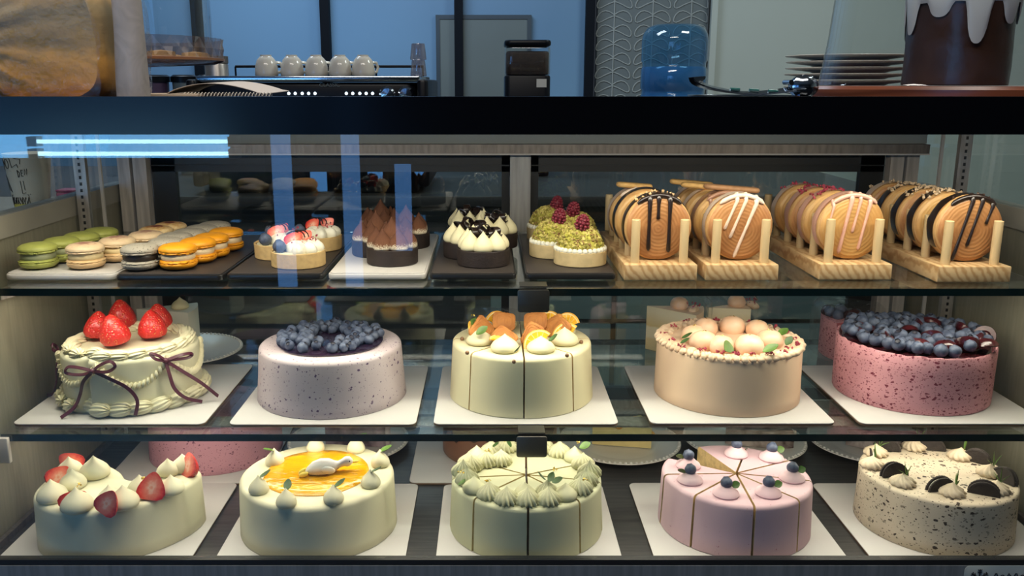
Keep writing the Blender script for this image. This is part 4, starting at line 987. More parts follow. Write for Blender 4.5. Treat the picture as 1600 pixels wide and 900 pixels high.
# ------------------------------------------------------------------ BOTTOM DECK
# 1. ivory cake with strawberry halves
d1 = thing('strawberry_half_cake', 'plain ivory cake with halved strawberries and pointed cream dollops', 'cake', (-0.4350, 0.970, LZ))
g1 = 0.062
KID = [(a * 0.96, b) for a, b in [(-.0930, -.0120), (-.0900, -.042), (-.074, -.068), (-.045, -.087), (-.008, -.0935), (.032, -.084), (.065, -.060), (.087, -.030), (.0955, .000), (.090, .020), (.070, .027), (.046, .016), (.022, -.006), (.006, -.004), (-.010, .016), (-.034, .034), (-.062, .034), (-.083, .014)]]
def outline_cake(P0, h, mat, e=0.006, taper=0.985):
    P = [Vector((a, b, 0)) for a, b in P0]; n = len(P); out = []
    for i in range(n):
        p0, p1, p2, p3 = P[i - 1], P[i], P[(i + 1) % n], P[(i + 2) % n]
        for j in range(7):
            t = j / 7; out.append(0.5 * ((2 * p1) + (p2 - p0) * t + (2 * p0 - 5 * p1 + 4 * p2 - p3) * t * t + (3 * p1 - p0 - 3 * p2 + p3) * t ** 3))
    n = len(out); nr = []
    for i in range(n):
        T = (out[(i + 1) % n] - out[i - 1]).normalized(); nr.append(Vector((T.y, -T.x, 0)))
    def ring(ins, z, s=1.0): return [((p.x - q.x * ins) * s, (p.y - q.y * ins) * s, z) for p, q in zip(out, nr)]
    rows = [ring(.001, 0), ring(0, .001)] + [ring(0, (h - e) * k / 4, 1 - (1 - taper) * k / 4) for k in range(1, 5)]
    rows += [ring(e - e * cos(pi / 2 * k / 5), h - e + e * sin(pi / 2 * k / 5), taper) for k in range(1, 6)]
    mb = MB(); mb.grid(rows, 0, True, True, False); top = rows[-1]
    mb.add(top, [tuple(range(n))]); return mb.mesh('outlinecake', mat, ang=60)
obj('cake_body', outline_cake(KID, g1, 'ivory'), parent=d1)
KW = kiss('kw', 0.0150, 0.025, 'ivory', lump=0.05, seed=2)
def at_top(px, py, host, h): 
    p = on(px, py, host.location.z + h); return Vector((p.x - host.location.x, p.y - host.location.y, h))
for k, (px, py, s) in enumerate(((80, 782, 1.1), (108, 742, 1.0), (147, 745, 1.15), (119, 797, 1.15), (170, 785, .9), (192, 792, 1.1), (218, 770, .95), (262, 742, .9), (267, 770, .95), (285, 736, .95), (113, 762, 1.0))):
    p = at_top(px, py, d1, g1); obj('cream_dollop', KW, (p.x, p.y + .003, g1 - 0.0004), (0, 0, k * 2.2), (s * 1.02, s * 1.02, s * .92), parent=d1)
HS = half_strawberry_mesh(0.0145, 0.029)
for k, (px, py, rx, ry, rz, s) in enumerate(((98, 796, -20, 58, 12, 1.0), (158, 801, -14, 28, -18, 1.0), (233, 780, -18, 12, 8, 1.08), (293, 744, -32, -28, -25, 1.05), (78, 757, -30, 62, 30, 1.0), (125, 732, -15, -50, 20, 1.0))):
    p = at_top(px, py, d1, g1 + 0.002); obj('strawberry_half', HS, (p.x, p.y, g1 + 0.001), (R(rx), R(ry), R(rz)), s, parent=d1)
for (px, py) in ((123, 748), (222, 738)):
    p = at_top(px, py + 8, d1, g1 + 0.022); flakes('gold_flake', 8, 0.0035, 0.0016, 'gold', px, d1, (p.x, p.y, g1 + 0.020))

# 2. mango cake with the little bird
d2 = thing('mango_cake', 'ivory cake with yellow mango glaze and a small white sugar bird', 'cake', (-0.2045, 0.973, LZ))
g2 = 0.065
obj('cake_body', cake_mesh(0.0925, g2, 'ivory', 0.006, 0.97, 7.0), parent=d2)
mb = MB(); prm = [(0.001, g2 - 0.001), (0.061, g2 - 0.001), (0.0625, g2 + 0.0004), (0.061, g2 + 0.0022), (0.055, g2 + 0.0026)]
for k in range(1, 12): prm.append((0.055 * (1 - k / 12), g2 + 0.0026 + (0.0007 if k % 2 else -0.0002)))
prm.append((0.0005, g2 + 0.0028)); mb.lathe(prm, 64, 0, wob(8, .06))
obj('mango_glaze', mb.mesh('mango', 'mango', ang=80), parent=d2)
KT = kiss('kt', 0.0115, 0.0215, 'ivory')
for k, (px, py, lf) in enumerate(((404, 770, 0), (429, 726, 1), (493, 705, 1), (556, 706, 1), (594, 728, 1), (579, 760, 2), (521, 785, 2), (447, 791, 2))):
    p = at_top(px, py, d2, g2)
    kk = obj('cream_dollop', KT, (p.x, p.y + .002, g2 - .0003), (0, 0, k), 1.0, parent=d2)
    obj('leaf', LEAF if lf == 1 else LEAFD, (0.001, 0, 0.0180), (0, R(-8), R((20, 170, 200, 190, 150, 60, 45, 50)[k])), 1.0, parent=kk)
# bird: one continuous body, with beak, feet and eye
mb = MB()
ax = [(-0.021, 0, 0.003, .0015), (-0.018, 0, 0.004, .005), (-0.012, 0, 0.006, .0085), (-0.004, 0, 0.0072, .0100), (0.004, 0, 0.0070, .0092), (0.010, 0, 0.0068, .0062), (0.0140, 0, 0.0078, .0042), (0.018, 0, 0.0092, .0045), (0.0215, 0, 0.0100, .0062), (0.0250, 0, 0.0100, .0058), (0.0278, 0, 0.0095, .0030), (0.0285, 0, 0.0094, .0006)]
mb.tube([a[:3] for a in ax], [a[3] for a in ax], 18, up=(0, 0, 1), flat=0.86)
pD = at_top(507, 742, d2, g2)
bird = obj('sugar_bird', mb.mesh('bird', 'duck', ang=80), (pD.x + .002, pD.y, g2 + 0.0030), (0, 0, R(16)), 1.12, parent=d2, label='white sugar bird lying on its belly, head to the right')
obj('wing', MB().ball(0.0062, (0, 0, 0), 14, 8, 0, (1.3, .35, .7)).mesh('wing', 'duck'), (0.001, -0.0088, 0.0062), (0, R(12), 0), parent=bird)
obj('beak', MB().ball(0.0026, (0, 0, 0), 10, 6, 0, (1.7, .8, .55)).mesh('beak', 'duck_yellow'), (0.0305, 0, 0.0088), parent=bird)
obj('eye', MB().ball(0.0009, (0, 0, 0), 8, 6).mesh('eye', 'black'), (0.0245, -0.0050, 0.0118), parent=bird)
for s in (-1, 1):
    obj('foot', MB().ball(0.0038, (0, 0, 0), 12, 7, 0, (1.5, .8, .75)).mesh('foot', 'duck_yellow'), (-0.0235, s * 0.0042 - .001, 0.0028), (0, R(-20), R(s * 22)), parent=bird)

# 3. green sliced cake
d3 = thing('green_sliced_cake', 'pale green sliced cake ringed with ridged cream rosettes', 'cake', (0.0435, 0.970, LZ))
g3 = 0.064
M['matcha_cut'] = mk('matcha_cut', (0.70, 0.58, 0.28), 0.8, var=0.2, vscale=150)
cuts = [R(a) for a in (-134, -91, -50, -12, 24, 88, 148, 186)]
d3s = sliced_cake(d3, cuts, 0.0895, g3, ['matcha', 'matcha_cut'], 0.0013, 0.97, 60)
KR = kiss('kr', 0.0128, 0.021, 'matcha_pipe', flutes=14, amp=0.19, tw=0.5)
KS = kiss('ks', 0.0135, 0.020, 'matcha_pipe', lump=0.03)
ring = 26; rq = 0.0735
def local_to(o, p):
    return Matrix.Rotation(-o.rotation_euler.z, 3, 'Z') @ (Vector(p) - Vector(o.location))
def slice_at(sl, a):
    best = min(range(len(sl)), key=lambda i: 9 if sl[i] is None else abs((a - sl[i][1] + pi) % (2 * pi) - pi)); return sl[best][0]
for k in range(20):
    a = 2 * pi * k / 20 - pi / 2 - 0.02
    s = slice_at(d3s, a); smooth_ = k in (2, 17, 13, 7)
    q = rq + (0.001 if k % 2 else -0.001)
    obj('cream_rosette', KS if smooth_ else KR, local_to(s, (q * cos(a), q * sin(a), g3 - .0004)), (0, 0, k), (1.0, 1.0, 0.95), parent=s)
for (px, py, m_) in ((820, 778, KS), (855, 776, KR), (760, 728, KR), (783, 726, KR), (737, 735, KR)):
    p = at_top(px, py, d3, g3); s = slice_at(d3s, math.atan2(p.y, p.x)); obj('cream_rosette', m_, local_to(s, (p.x, p.y + .003, g3 - .0004)), (0, 0, 1), 0.95, parent=s)
for (px, py, m_, z) in ((857, 760, LEAFD, .020), (852, 758, LEAFD, .021), (862, 761, LEAFD, .020), (905, 705, LEAF, .018), (718, 758, LEAF, .012), (798, 703, LEAFD, .016), (770, 700, LEAFD, .016)):
    p = at_top(px, py + z * 900, d3, g3); s = slice_at(d3s, math.atan2(p.y, p.x)); obj('leaf', m_, local_to(s, (p.x, p.y, g3 + z)), (R(30), R(-10), px), 0.9, parent=s)
for k, (px, py, z) in enumerate(((868, 735, .0), (762, 752, .0), (720, 745, .018), (900, 698, .02), (912, 757, .02), (761, 712, .02), (788, 695, .022))):
    p = at_top(px, py + z * 900, d3, g3); s = slice_at(d3s, math.atan2(p.y, p.x)); flakes('gold_flake', 9, 0.004, 0.0015, 'gold', 300 + k, s, local_to(s, (p.x, p.y, g3 + z + .0005)))

# 4. pink sliced cake
d4 = thing('pink_sliced_cake', 'dusty pink sliced cake with a blueberry on each cream dollop', 'cake', (0.2935, 0.974, LZ))
g4 = 0.064
cuts = [R(a) for a in (-212, -178, -137, -92, -53, -14, 26, 66, 109)]
sl4 = sliced_cake(d4, cuts, 0.0870, g4, ['strawpink', 'crumbcut'], 0.0013, 0.975, 80, skip=())
# the slice at the rear left (index 8) is missing: take it out again
gone = sl4[8][0]; bpy.data.objects.remove(gone); sl4[8] = None
KF = MB().lathe([(0.0001, 0), (0.0140, 0), (0.0150, 0.002), (0.0135, 0.0045), (0.0105, 0.0062), (0.0085, 0.0080), (0.0050, 0.0105), (0.0001, 0.0115)], 24, 0).mesh('flatkiss', mk('pinkcream', (0.72, 0.50, 0.53), 0.5, spec=0.3))
for k, (px, py, lx) in enumerate(((1075, 729, -1), (1078, 752, -1), (1134, 773, 1), (1200, 772, 1), (1237, 749, 1), (1205, 717, 1), (1150, 711, 0))):
    p = at_top(px, py, d4, g4); s = slice_at(sl4, math.atan2(p.y, p.x))
    kk = obj('cream_dollop', KF, local_to(s, (p.x, p.y, g4 - .0004)), (0, 0, 0), (1, 1, 1.15), parent=s)
    e = -s.rotation_euler.z
    obj('blueberry', BB, local_to(s, (p.x, p.y, g4 + 0.0148)), (R(-25), R(k * 9 - 20), e), 1.02, parent=s)
    if lx: obj('leaf', LEAFR, local_to(s, (p.x + lx * 0.006, p.y, g4 + 0.0105)), (R(50), R(-20), e + (0 if lx > 0 else pi)), 0.75, parent=s)

# 5. speckled cookie cake
d5 = thing('cookie_cake', 'beige cake with dark specks, ringed with black sandwich cookie halves', 'cake', (0.5345, 0.978, LZ))
g5 = 0.064
obj('cake_body', cake_mesh(0.0880, g5, 'cookiecream', 0.004, 0.98, 9.0), parent=d5)
def half_cookie():
    mb = MB(); r = 0.0165
    for sgn in (-1, 1):
        z0, z1 = (0.0012, 0.0042) if sgn > 0 else (-0.0042, -0.0012)
        mb.lathe([(0.0005, z0), (r - .0006, z0), (r, z0 + .0006), (r, z1 - .0006), (r - .0008, z1), (r * .86, z1), (r * .84, z1 - .0004 * sgn), (0.0005, z1)], 30, 0, lambda a, rr, z: 1 + (.012 * cos(30 * a) if rr > r * .9 else 0), a0=0, a1=pi, capends=0)
    zt = 0.0042
    for q in (0.70, 0.45): mb.tube([(r * q * cos(pi * i / 14), r * q * sin(pi * i / 14), -zt) for i in range(15)], 0.0004, 5)
    for i in range(1, 8): a = pi * i / 8; mb.tube([(r * .5 * cos(a), r * .5 * sin(a), -zt), (r * .64 * cos(a), r * .64 * sin(a), -zt)], 0.0005, 5)
    return mb.mesh('halfcookie', 'cookie', ang=40)
HC = half_cookie(); HCC = MB().lathe([(0.0005, -0.0013), (0.0142, -0.0013), (0.0142, 0.0013), (0.0005, 0.0013)], 20, 0, a0=0, a1=pi, capends=0).mesh('cookiecream', 'white_cream')
KC = kiss('kc', 0.0135, 0.0150, mk('cookiepipe', (0.66, 0.54, 0.38), 0.5, var=.1, vscale=80, spec=.3), flutes=11, amp=0.15, tw=0.9)
SPR = MB()
for (dx, dz, cv) in ((0.002, 0.020, 0.3), (-0.008, 0.014, -0.5), (0.009, 0.010, .6)):
    SPR.tube([(0, 0, 0), (dx * .4, cv * .002, dz * .5), (dx, cv * .004, dz)], [0.0006, 0.0010, 0.0002], 6, flat=.5)
SPR = SPR.mesh('sprig', 'leaf')
# (cookie px,py base), (rosette px,py), cookie rotation
for k, (cx, cy, kx, ky, rz, tl) in enumerate(((1397, 744, 1410, 757, 8, 10), (1469, 766, 1487, 772, 8, -4), (1537, 772, 1556, 768, -28, -8), (1568, 752, 1546, 742, -70, 10), (1525, 722, 1500, 716, -42, 6), (1455, 703, 1428, 701, -15, 10), (1385, 704, 1368, 710, -12, 10), (1362, 712, 1362, 729, 80, 0))):
    p = at_top(cx, cy, d5, g5); q = at_top(kx, ky, d5, g5)
    ck = obj('sandwich_cookie_half', HC, (p.x, p.y, g5 + 0.0005 - (0.003 if k == 7 else 0)), (R(90 - tl), 0, R(rz)), 0.72 if k == 7 else 1.0, parent=d5)
    obj('cookie_filling', HCC, parent=ck)
    kk = obj('cream_rosette', KC, (q.x, q.y, g5 - .0004), (0, 0, k), 1.0, parent=d5)
    obj('rosemary_sprig', SPR, (q.x + .004, q.y + .001, g5 + 0.010), (R(10 - k * 4), R(k * 7 - 20), k), 1.0, parent=d5)

# second row on the deck
board(-0.408, 1.188, 0.214, 'white board under the pink speckled cake at the rear left', DECKZ, 0.02)
board(0.000, 1.190, 0.214, 'white board under the chocolate drip cake at the rear', DECKZ, 0.0)
e1 = tag(obj('pink_speckled_cake', cake_mesh(0.0925, 0.066, 'pinkberry_old', 0.004, 0.98, 11), (-0.394, 1.194, LZ)), 'dull pink speckled cake behind the ivory strawberry cake', 'cake')
e2 = thing('chocolate_drip_cake', 'sliced chocolate drip cake behind the green sliced cake', 'cake', (0.0150, 1.202, LZ))
M['choc_coat'] = mk('choc_coat', (0.24, 0.11, 0.065), 0.4)
obj('cake_body', cake_mesh(0.083, 0.060, 'choc_coat', 0.004, 0.99, 12), parent=e2)
mb = MB(); nn = 160; rows = []
def dripedge(a): 
    u = a * 17 / (2 * pi); f = u - math.floor(u); return 0.018 + 0.020 * (sin(pi * f) ** 3) * (0.6 + .4 * sin(3.7 * math.floor(u) + 1))
for t in range(5):
    rows.append([((0.0842 - (.0005 if t == 4 else 0)) * cos(2 * pi * i / nn), (0.0842 - (.0005 if t == 4 else 0)) * sin(2 * pi * i / nn), 0.0615 - dripedge(2 * pi * i / nn) * t / 4) for i in range(nn)])
rows.insert(0, [(0.083 * cos(2 * pi * i / nn), 0.083 * sin(2 * pi * i / nn), 0.0622) for i in range(nn)])
rows.insert(0, [(0.0005 * cos(2 * pi * i / nn), 0.0005 * sin(2 * pi * i / nn), 0.0622) for i in range(nn)])
mb.grid(rows, 0, True)
obj('chocolate_drip', mb.mesh('drip', 'choc', ang=60), parent=e2)
pp = [(-0.206, 1.208, 'white plate with a dark blueberry slice, leftmost on the deck'), (0.190, 1.206, 'white plate holding the orange cream slice'), (0.373, 1.212, 'white plate holding the dark cream slice, between two others'), (0.5555, 1.206, 'white plate holding the chocolate slice, rightmost on the deck')]
for k, (x, y, lb) in enumerate(pp):
    tag(obj('plate', PL, (x, y, DECKZ + 0.001), (0, 0, k)), lb, 'plate', 'dessert plates')
def lying_slice(x, y, rz, label, mats, L=0.085, w=0.055, h=0.058, tilt=0):
    t = thing('cake_slice', label, 'cake slice', (x, y, DECKZ + 0.0052), (0, 0, rz), 'cake slices')
    mb = MB()
    # slice lying on its side: triangle seen from above, thickness = cake height along its local y
    obj('slice_body', slice_geo(L, h, w * .55, mats), parent=t)
    return t
M['lay_orange'] = mk('lay_orange', (0.84, 0.68, 0.30), 0.5, var=.1, vscale=60)
M['lay_dark'] = mk('lay_dark', (0.045, 0.022, 0.02), 0.8, col2=(0.52, 0.44, 0.40), vscale=45, stretch=(1, 2.4, 1))
M['lay_purple'] = mk('lay_purple', (0.36, 0.27, 0.30), 0.6, col2=(0.05, 0.03, 0.035), vscale=45)
a = lying_slice(-0.240, 1.208, R(10), 'purple and chocolate blueberry slice lying on the leftmost deck plate', ['lay_purple', 'lay_purple'], .090, .07, .055)
obj('frosting', MB().box((0.088, 0, 0.016), (0.012, 0.052, 0.030), bev=.003).mesh('frost', 'lilac'), parent=a)
a = lying_slice(0.150, 1.208, R(8), 'yellow cream slice with orange pieces lying on a white plate', ['lay_orange', 'lay_orange'], .085, .055, .056)
for k in range(7):
    obj('mango_piece', MB().ball(0.008, (0, 0, 0), 10, 6, 0, (1.6, .7, .6)).mesh('mangopiece', 'orangecake'), (0.030 + .008 * k, (-0.013 + .004 * k) * (1 if k % 2 else -1), 0.030 if k % 3 else 0.018), (0.2, 0.1, k), parent=a)
lying_slice(0.345, 1.210, R(-2), 'dark chocolate slice with cream streaks behind the pink sliced cake', ['lay_dark', 'lay_dark'], .095, .045, .05)
lying_slice(0.520, 1.206, R(-20), 'dark chocolate slice with cream streaks on the rightmost plate', ['lay_dark', 'lay_dark'], .095, .045, .05)

# ------------------------------------------------------------------ TOP SHELF
TZ = TOPZ
TRAY_T = 0.008
def tray(FL, FR, back, length, mat_top, mat_rim, label, name='serving_tray', rc=0.006):
    a = on(FL[0], FL[1], TZ + TRAY_T); b = on(FR[0], FR[1], TZ + TRAY_T); w = (b - a).length
    ang = math.atan2(b.y - a.y, b.x - a.x); u = Vector((cos(ang), sin(ang), 0)); v = Vector((-sin(ang), cos(ang), 0))
    c = (a + b) / 2 + v * length / 2
    t = thing(name, label, 'tray', (c.x, c.y, TZ + 0.0003), (0, 0, ang), 'trays on the upper shelf')
    obj('tray_rim', MB().slab((0, 0, TRAY_T / 2 - .0004), (w, length, TRAY_T - 0.0016), rc, 0.0015).mesh('trayrim', mat_rim), parent=t)
    obj('tray_surface', MB().slab((0, 0, TRAY_T - 0.0008), (w - 0.004, length - 0.004, 0.0014), rc * .8, 0.0004).mesh('traytop', mat_top), parent=t)
    return t
def tray_xy(x0, x1, y0, y1, mt, mr, label, rot=0.0, rc=0.006):
    w, l = x1 - x0, y1 - y0
    t = thing('serving_tray', label, 'tray', ((x0 + x1) / 2, (y0 + y1) / 2, TZ + 0.0003), (0, 0, rot), 'trays on the upper shelf')
    obj('tray_rim', MB().slab((0, 0, TRAY_T / 2 - .0004), (w, l, TRAY_T - 0.0016), rc, 0.0015).mesh('trayrim', mr), parent=t)
    obj('tray_surface', MB().slab((0, 0, TRAY_T - 0.0008), (w - 0.004, l - 0.004, 0.0014), rc * .8, 0.0004).mesh('traytop', mt), parent=t)
tray_xy(-0.548, -0.4225, 0.970, 1.235, 'tray_white', 'tray_white', 'white tray under the green and cream macarons', 0, 0.012)
tray_xy(-0.4205, -0.300, 0.968, 1.235, 'tray_dark', 'tray_rim', 'dark tray under the grey and orange macarons')
tray_xy(-0.297, -0.188, 0.972, 1.240, 'tray_dark', 'tray_rim', 'dark tray under the fruit tarts')
tray_xy(-0.183, -0.072, 0.974, 1.245, 'tray_white', 'tray_white', 'white tray under the cocoa-dusted tarts', 0, 0.008)
tray_xy(-0.068, 0.030, 0.974, 1.245, 'tray_dark', 'tray_rim', 'dark tray under the chocolate tarts with white cream')
tray_xy(0.040, 0.143, 0.974, 1.245, 'tray_dark', 'tray_rim', 'dark tray under the pistachio raspberry tarts')
TT = TZ + TRAY_T + 0.0004
# macarons
def macaron(shell, fill, topmat=None):
    r = 0.0212; t = thing('macaron', 'x', 'macaron', (0, 0, 0), group=None)
    def dome(m, s):
        mb = MB(); pr = [(0.0001, 0.0), (r * .80, 0), (r * .93, .0008)]
        pr += [(r * .99, .0022), (r * .955, .0034), (r, .0042), (r * 1.0, .0058), (r * .95, .0078), (r * .82, .0096), (r * .6, .0108), (r * .3, .0114), (0.0001, .0115)]
        mb.lathe(pr, 84, 0, lambda a, rr, z: 1 + (0.085 * mnoise.noise(Vector((cos(a) * 11, sin(a) * 11, z * 700))) if .0005 < z < .0040 else 0))
        return mb
    low = dome(0, 0); low.v = [(x, y, 0.0115 - z) for x, y, z in low.v]; low.f = [tuple(reversed(f)) for f in low.f]
    obj('lower_shell', low.mesh('macshell', shell), parent=t)
    obj('filling', MB().lathe([(0.0001, .0108), (r * .84, .0108), (r * .90, .0130), (r * .90, .0160), (r * .85, .0182), (0.0001, .0182)], 28).mesh('macfill', fill), parent=t)
    tp = dome(0, 0); tp.v = [(x, y, z + 0.0178) for x, y, z in tp.v]
    obj('upper_shell', tp.mesh('macshell', topmat or shell), parent=t)
    return t
rows_ = [('green', [(62, 418), (99, 408), (130, 399), (160, 391)], ('mac_green', 'fill_green', None), 'green macaron'),
         ('cream', [(136, 418), (186, 407), (231, 397)], ('mac_cream', 'fill_cream', 'mac_blush'), 'cream macaron'),
         ('grey', [(221, 420), (262, 409), (276, 400), (298, 393), (317, 386), (337, 380)], ('mac_grey', 'fill_dark', None), 'speckled grey macaron'),
         ('orange', [(280, 419), (311, 409), (332, 401), (355, 391)], ('mac_orange', 'fill_white', None), 'bright orange macaron')]
ordw = ['frontmost', 'second from the front', 'third from the front', 'fourth from the front', 'fifth from the front', 'rearmost']
def place_at(o, px, py):
    p = on(px, py, TT); o.location = (p.x, p.y, TT); o.rotation_euler.z = random.random() * 6
for nm, pts, mats, lb in rows_:
    proto = macaron(*mats)
    for k, (px, py) in enumerate(pts):
        o = proto if k == 0 else copy_tree(proto)
        place_at(o, px, py); w = 'rearmost' if k == len(pts) - 1 else ordw[k]
        if nm == 'cream': w = ordw[k]
        o['label'] = '%s, %s in its row' % (lb, w); o['group'] = nm + ' macarons'
pb_ = macaron('mac_cream', 'fill_cream', 'mac_burnt')
place_at(pb_, 246, 388); pb_['label'] = 'cream macaron with a scorched brown top, nearer of two'; pb_['group'] = 'cream macarons'
o = copy_tree(pb_); place_at(o, 268, 381); o['label'] = 'cream macaron with a scorched brown top, rearmost'; o['group'] = 'cream macarons'

# tarts
def tart_shell(mat, fillm, r=0.0310, h=0.0175, lip=0.0):
    mb = MB(); mb.lathe([(0.0001, 0), (r - .001, 0), (r, .001), (r * 1.01, h), (r * .99, h + .0006), (r * .93, h), (r * .92, h - .003), (0.0001, h - .003)], 40, 0)
    f = MB(); f.lathe([(0.0001, h - .0025), (r * .915, h - .0025), (r * .90, h - .0006), (0.0001, h - .0002)], 32)
    return mb.mesh('tartshell', mat), f.mesh('tartfill', fillm)
def place_tart(o, px, py, r=0.031):   # px,py = lowest point of the front wall
    p = on(px, py, TT); o.location = (p.x, p.y + r, TT)
def fruit_tart():
    t = thing('fruit_tart', 'x', 'tart'); a, b = tart_shell('tart_shell', 'vanilla', 0.0315)
    obj('tart_shell', a, parent=t); obj('filling', b, parent=t)
    mb = MB(); rnd = random.Random(2)
    for k in range(6):
        an = R(-75 + k * 38); X = Matrix.Translation((0.019 * cos(an), 0.019 * sin(an), 0.0205)) @ Matrix.Rotation(an, 4, 'Z')
        mb.ball(0.0105, (0, 0, 0), 16, 8, 0, (1.1, .75, .85), X, lambda b_, ph: 1 + .05 * cos(4 * b_))
    mb.ball(0.016, (0, 0, 0.019), 16, 8, 0, (1, 1, .7))
    obj('whipped_cream', mb.mesh('whip', 'white_cream', ang=80), parent=t)
    obj('blueberry', BB, (-0.019, -0.012, 0.0240), (-.5, -.3, 0), 1.15, parent=t); obj('blueberry', BB, (-0.010, 0.013, 0.0300), (.2, -.5, 0), 1.0, parent=t)
    obj('strawberry_half', HS, (-0.010, -0.006, 0.0235), (R(-25), R(38), R(-15)), 0.72, parent=t)
    obj('strawberry_half', HS, (0.002, 0.010, 0.0265), (R(-25), R(48), R(10)), 0.6, parent=t)
    flakes('rose_petal_crumbs', 26, 0.017, 0.0016, 'rose', 12, t, (0.008, -0.002, 0.0265))
    mb = MB()
    for k in range(3): mb.tube([(0.004 * k + .008 * cos(i * .5), .003 * k, .030 + .008 * sin(i * .5)) for i in range(9)], 0.0008, 5)
    obj('chocolate_curl', mb.mesh('curl', 'choc_dark'), (-0.004, 0, 0.002), parent=t)
    return t
def cocoa_tart():
    t = thing('cocoa_tart', 'x', 'tart'); a, b = tart_shell('choc_shell', 'choc', 0.0305, 0.0185)
    obj('tart_shell', a, parent=t); obj('filling', b, parent=t); rnd = random.Random(3)
    K1 = kiss('coc1', 0.0122, 0.026, 'cocoa', lump=.10)
    for k in range(6):
        an = R(-90 + 60 * k + 30); obj('cocoa_dollop', K1, (0.0185 * cos(an), 0.0185 * sin(an), 0.0178), (0, 0, k), 1.0, parent=t)
    obj('cocoa_dollop', K1, (0, 0, 0.0215), (0, 0, 2), (1.15, 1.15, 1.3), parent=t)
    return t
def cream_tart():
    t = thing('chocolate_cream_tart', 'x', 'tart'); a, b = tart_shell('choc_shell', 'choc', 0.0310, 0.0185)
    obj('tart_shell', a, parent=t); obj('filling', b, parent=t)
    K1 = kiss('crm1', 0.0122, 0.0245, 'vanilla', lump=.03, seed=4)
    for k in range(7):
        an = R(-90 + 360 / 7 * k); obj('cream_dollop', K1, (0.0190 * cos(an), 0.0190 * sin(an), 0.0178), (0, 0, k * 1.3), 1.0, parent=t)
    rnd = random.Random(8)
    for k in range(8):
        mb = MB(); c = Vector((rnd.uniform(-.014, .014), rnd.uniform(-.008, .012), 0.036 + rnd.uniform(-.003, .006))); e = Euler((rnd.random() * 3, rnd.random() * 3, rnd.random() * 3)).to_matrix()
        P = [c + e @ Vector((0.0070 * cos(i * .62) * (1 + .3 * sin(i)), 0.0060 * sin(i * .62), 0.0009 * i - .004)) for i in range(11)]
        mb.ribbon(P, [tuple((p - c).normalized()) for p in P], [0.0072 + .002 * sin(i * 2.1) for i in range(11)], 0.0006)
        obj('chocolate_curl', mb.mesh('curl', 'choc_dark', ang=60), parent=t)
    return t
def raspberry_mesh():
    mb = MB()
    for i in range(7):
        ph = 0.25 + i * 0.40; n = max(3, int(9 * sin(min(ph, pi - .3)) + 1))
        for j in range(n):
            a = 2 * pi * (j + .5 * (i % 2)) / n; r = 0.0062 * sin(ph) * (1 + .15 * (ph > 1.5)) 
            mb.ball(0.0017, (r * cos(a), r * sin(a), 0.0085 * cos(ph) + .0085), 7, 5)
    mb.ball(0.0056, (0, 0, 0.0085), 12, 8, 0, (1, 1, 1.4))
    return mb.mesh('raspberry', 'raspberry')
RSP = raspberry_mesh()
def pistachio_tart(seed=1, light=False):
    t = thing('pistachio_tart', 'x', 'tart'); a, b = tart_shell('tart_pale', 'white_cream', 0.0312, 0.0165)
    obj('tart_shell', a, parent=t); obj('filling', b, parent=t)
    mb = MB()
    for k in range(30):
        an = 2 * pi * k / 30; mb.ball(0.0036, (0.0283 * cos(an), 0.0283 * sin(an), 0.0183), 8, 5)
    obj('piped_border', mb.mesh('tartborder', 'white_cream'), parent=t)
    rnd = random.Random(seed)
    prof = [(0.0275, 0.0175), (0.0262, 0.0240), (0.0228, 0.0315), (0.0180, 0.0380), (0.0110, 0.0425), (0.0001, 0.0440)]
    mb = MB(); mb.lathe(prof, 32, 0)
    for _ in range(1000):
        u = rnd.random() ** .75 * 5; i = min(int(u), 4); f = u - i; r = prof[i][0] + (prof[i + 1][0] - prof[i][0]) * f; z = prof[i][1] + (prof[i + 1][1] - prof[i][1]) * f; an = rnd.random() * 2 * pi
        mb.crumb(((r + .0004) * cos(an), (r + .0004) * sin(an), z), rnd.uniform(.0014, .0031), rnd, rnd.choice((0, 0, 1, 1, 1, 2)))
    o = obj('pistachio_mound', mb.mesh('pist', ['pistachio', 'pistachio_light', 'pistachio_nut'], False), parent=t)
    obj('raspberry', RSP, (-0.001, -0.010, 0.0400), (R(12), R(4), seed), 1.12, parent=t)
    return t
def spread(proto, spots, labels, group, r=0.031):
    for k, (px, py) in enumerate(spots):
        o = proto if k == 0 else copy_tree(proto)
        place_tart(o, px, py, r); o['label'] = labels[k]; o['group'] = group; o.rotation_euler.z = (0, 0.35, -0.5, 0.9)[k]
spread(fruit_tart(), [(458, 422), (430, 408), (489, 395)], ['fruit tart with cream, strawberry and a blueberry, nearest on its dark tray', 'fruit tart half hidden behind the nearest fruit tart, at its left', 'fruit tart standing behind and right of the other fruit tarts'], 'fruit tarts')
spread(cocoa_tart(), [(609, 418), (584, 404), (632, 391), (592, 379)], ['dark tart with cocoa-dusted cream peaks, nearest on the white tray', 'cocoa-dusted tart at the left behind the nearest one', 'cocoa-dusted tart behind at the right of the white tray', 'cocoa-dusted tart at the very back left of the white tray'], 'cocoa tarts')
spread(cream_tart(), [(755, 420), (731, 407), (772, 391), (734, 380)], ['chocolate tart with white cream peaks, nearest on its tray', 'chocolate tart with white peaks, left behind the nearest one', 'chocolate tart with white peaks, at the right rear', 'chocolate tart with white peaks, at the left rear'], 'chocolate cream tarts')
pts4 = [(910, 419), (869, 406), (902, 391), (861, 379)]
lbs = ['pistachio-crumbed tart with one raspberry, nearest on the tray', 'pistachio tart with raspberry, left behind the nearest one', 'pistachio tart with raspberry, at the right rear', 'pistachio tart with raspberry, at the left rear']
spread(pistachio_tart(1), pts4, lbs, 'pistachio tarts')

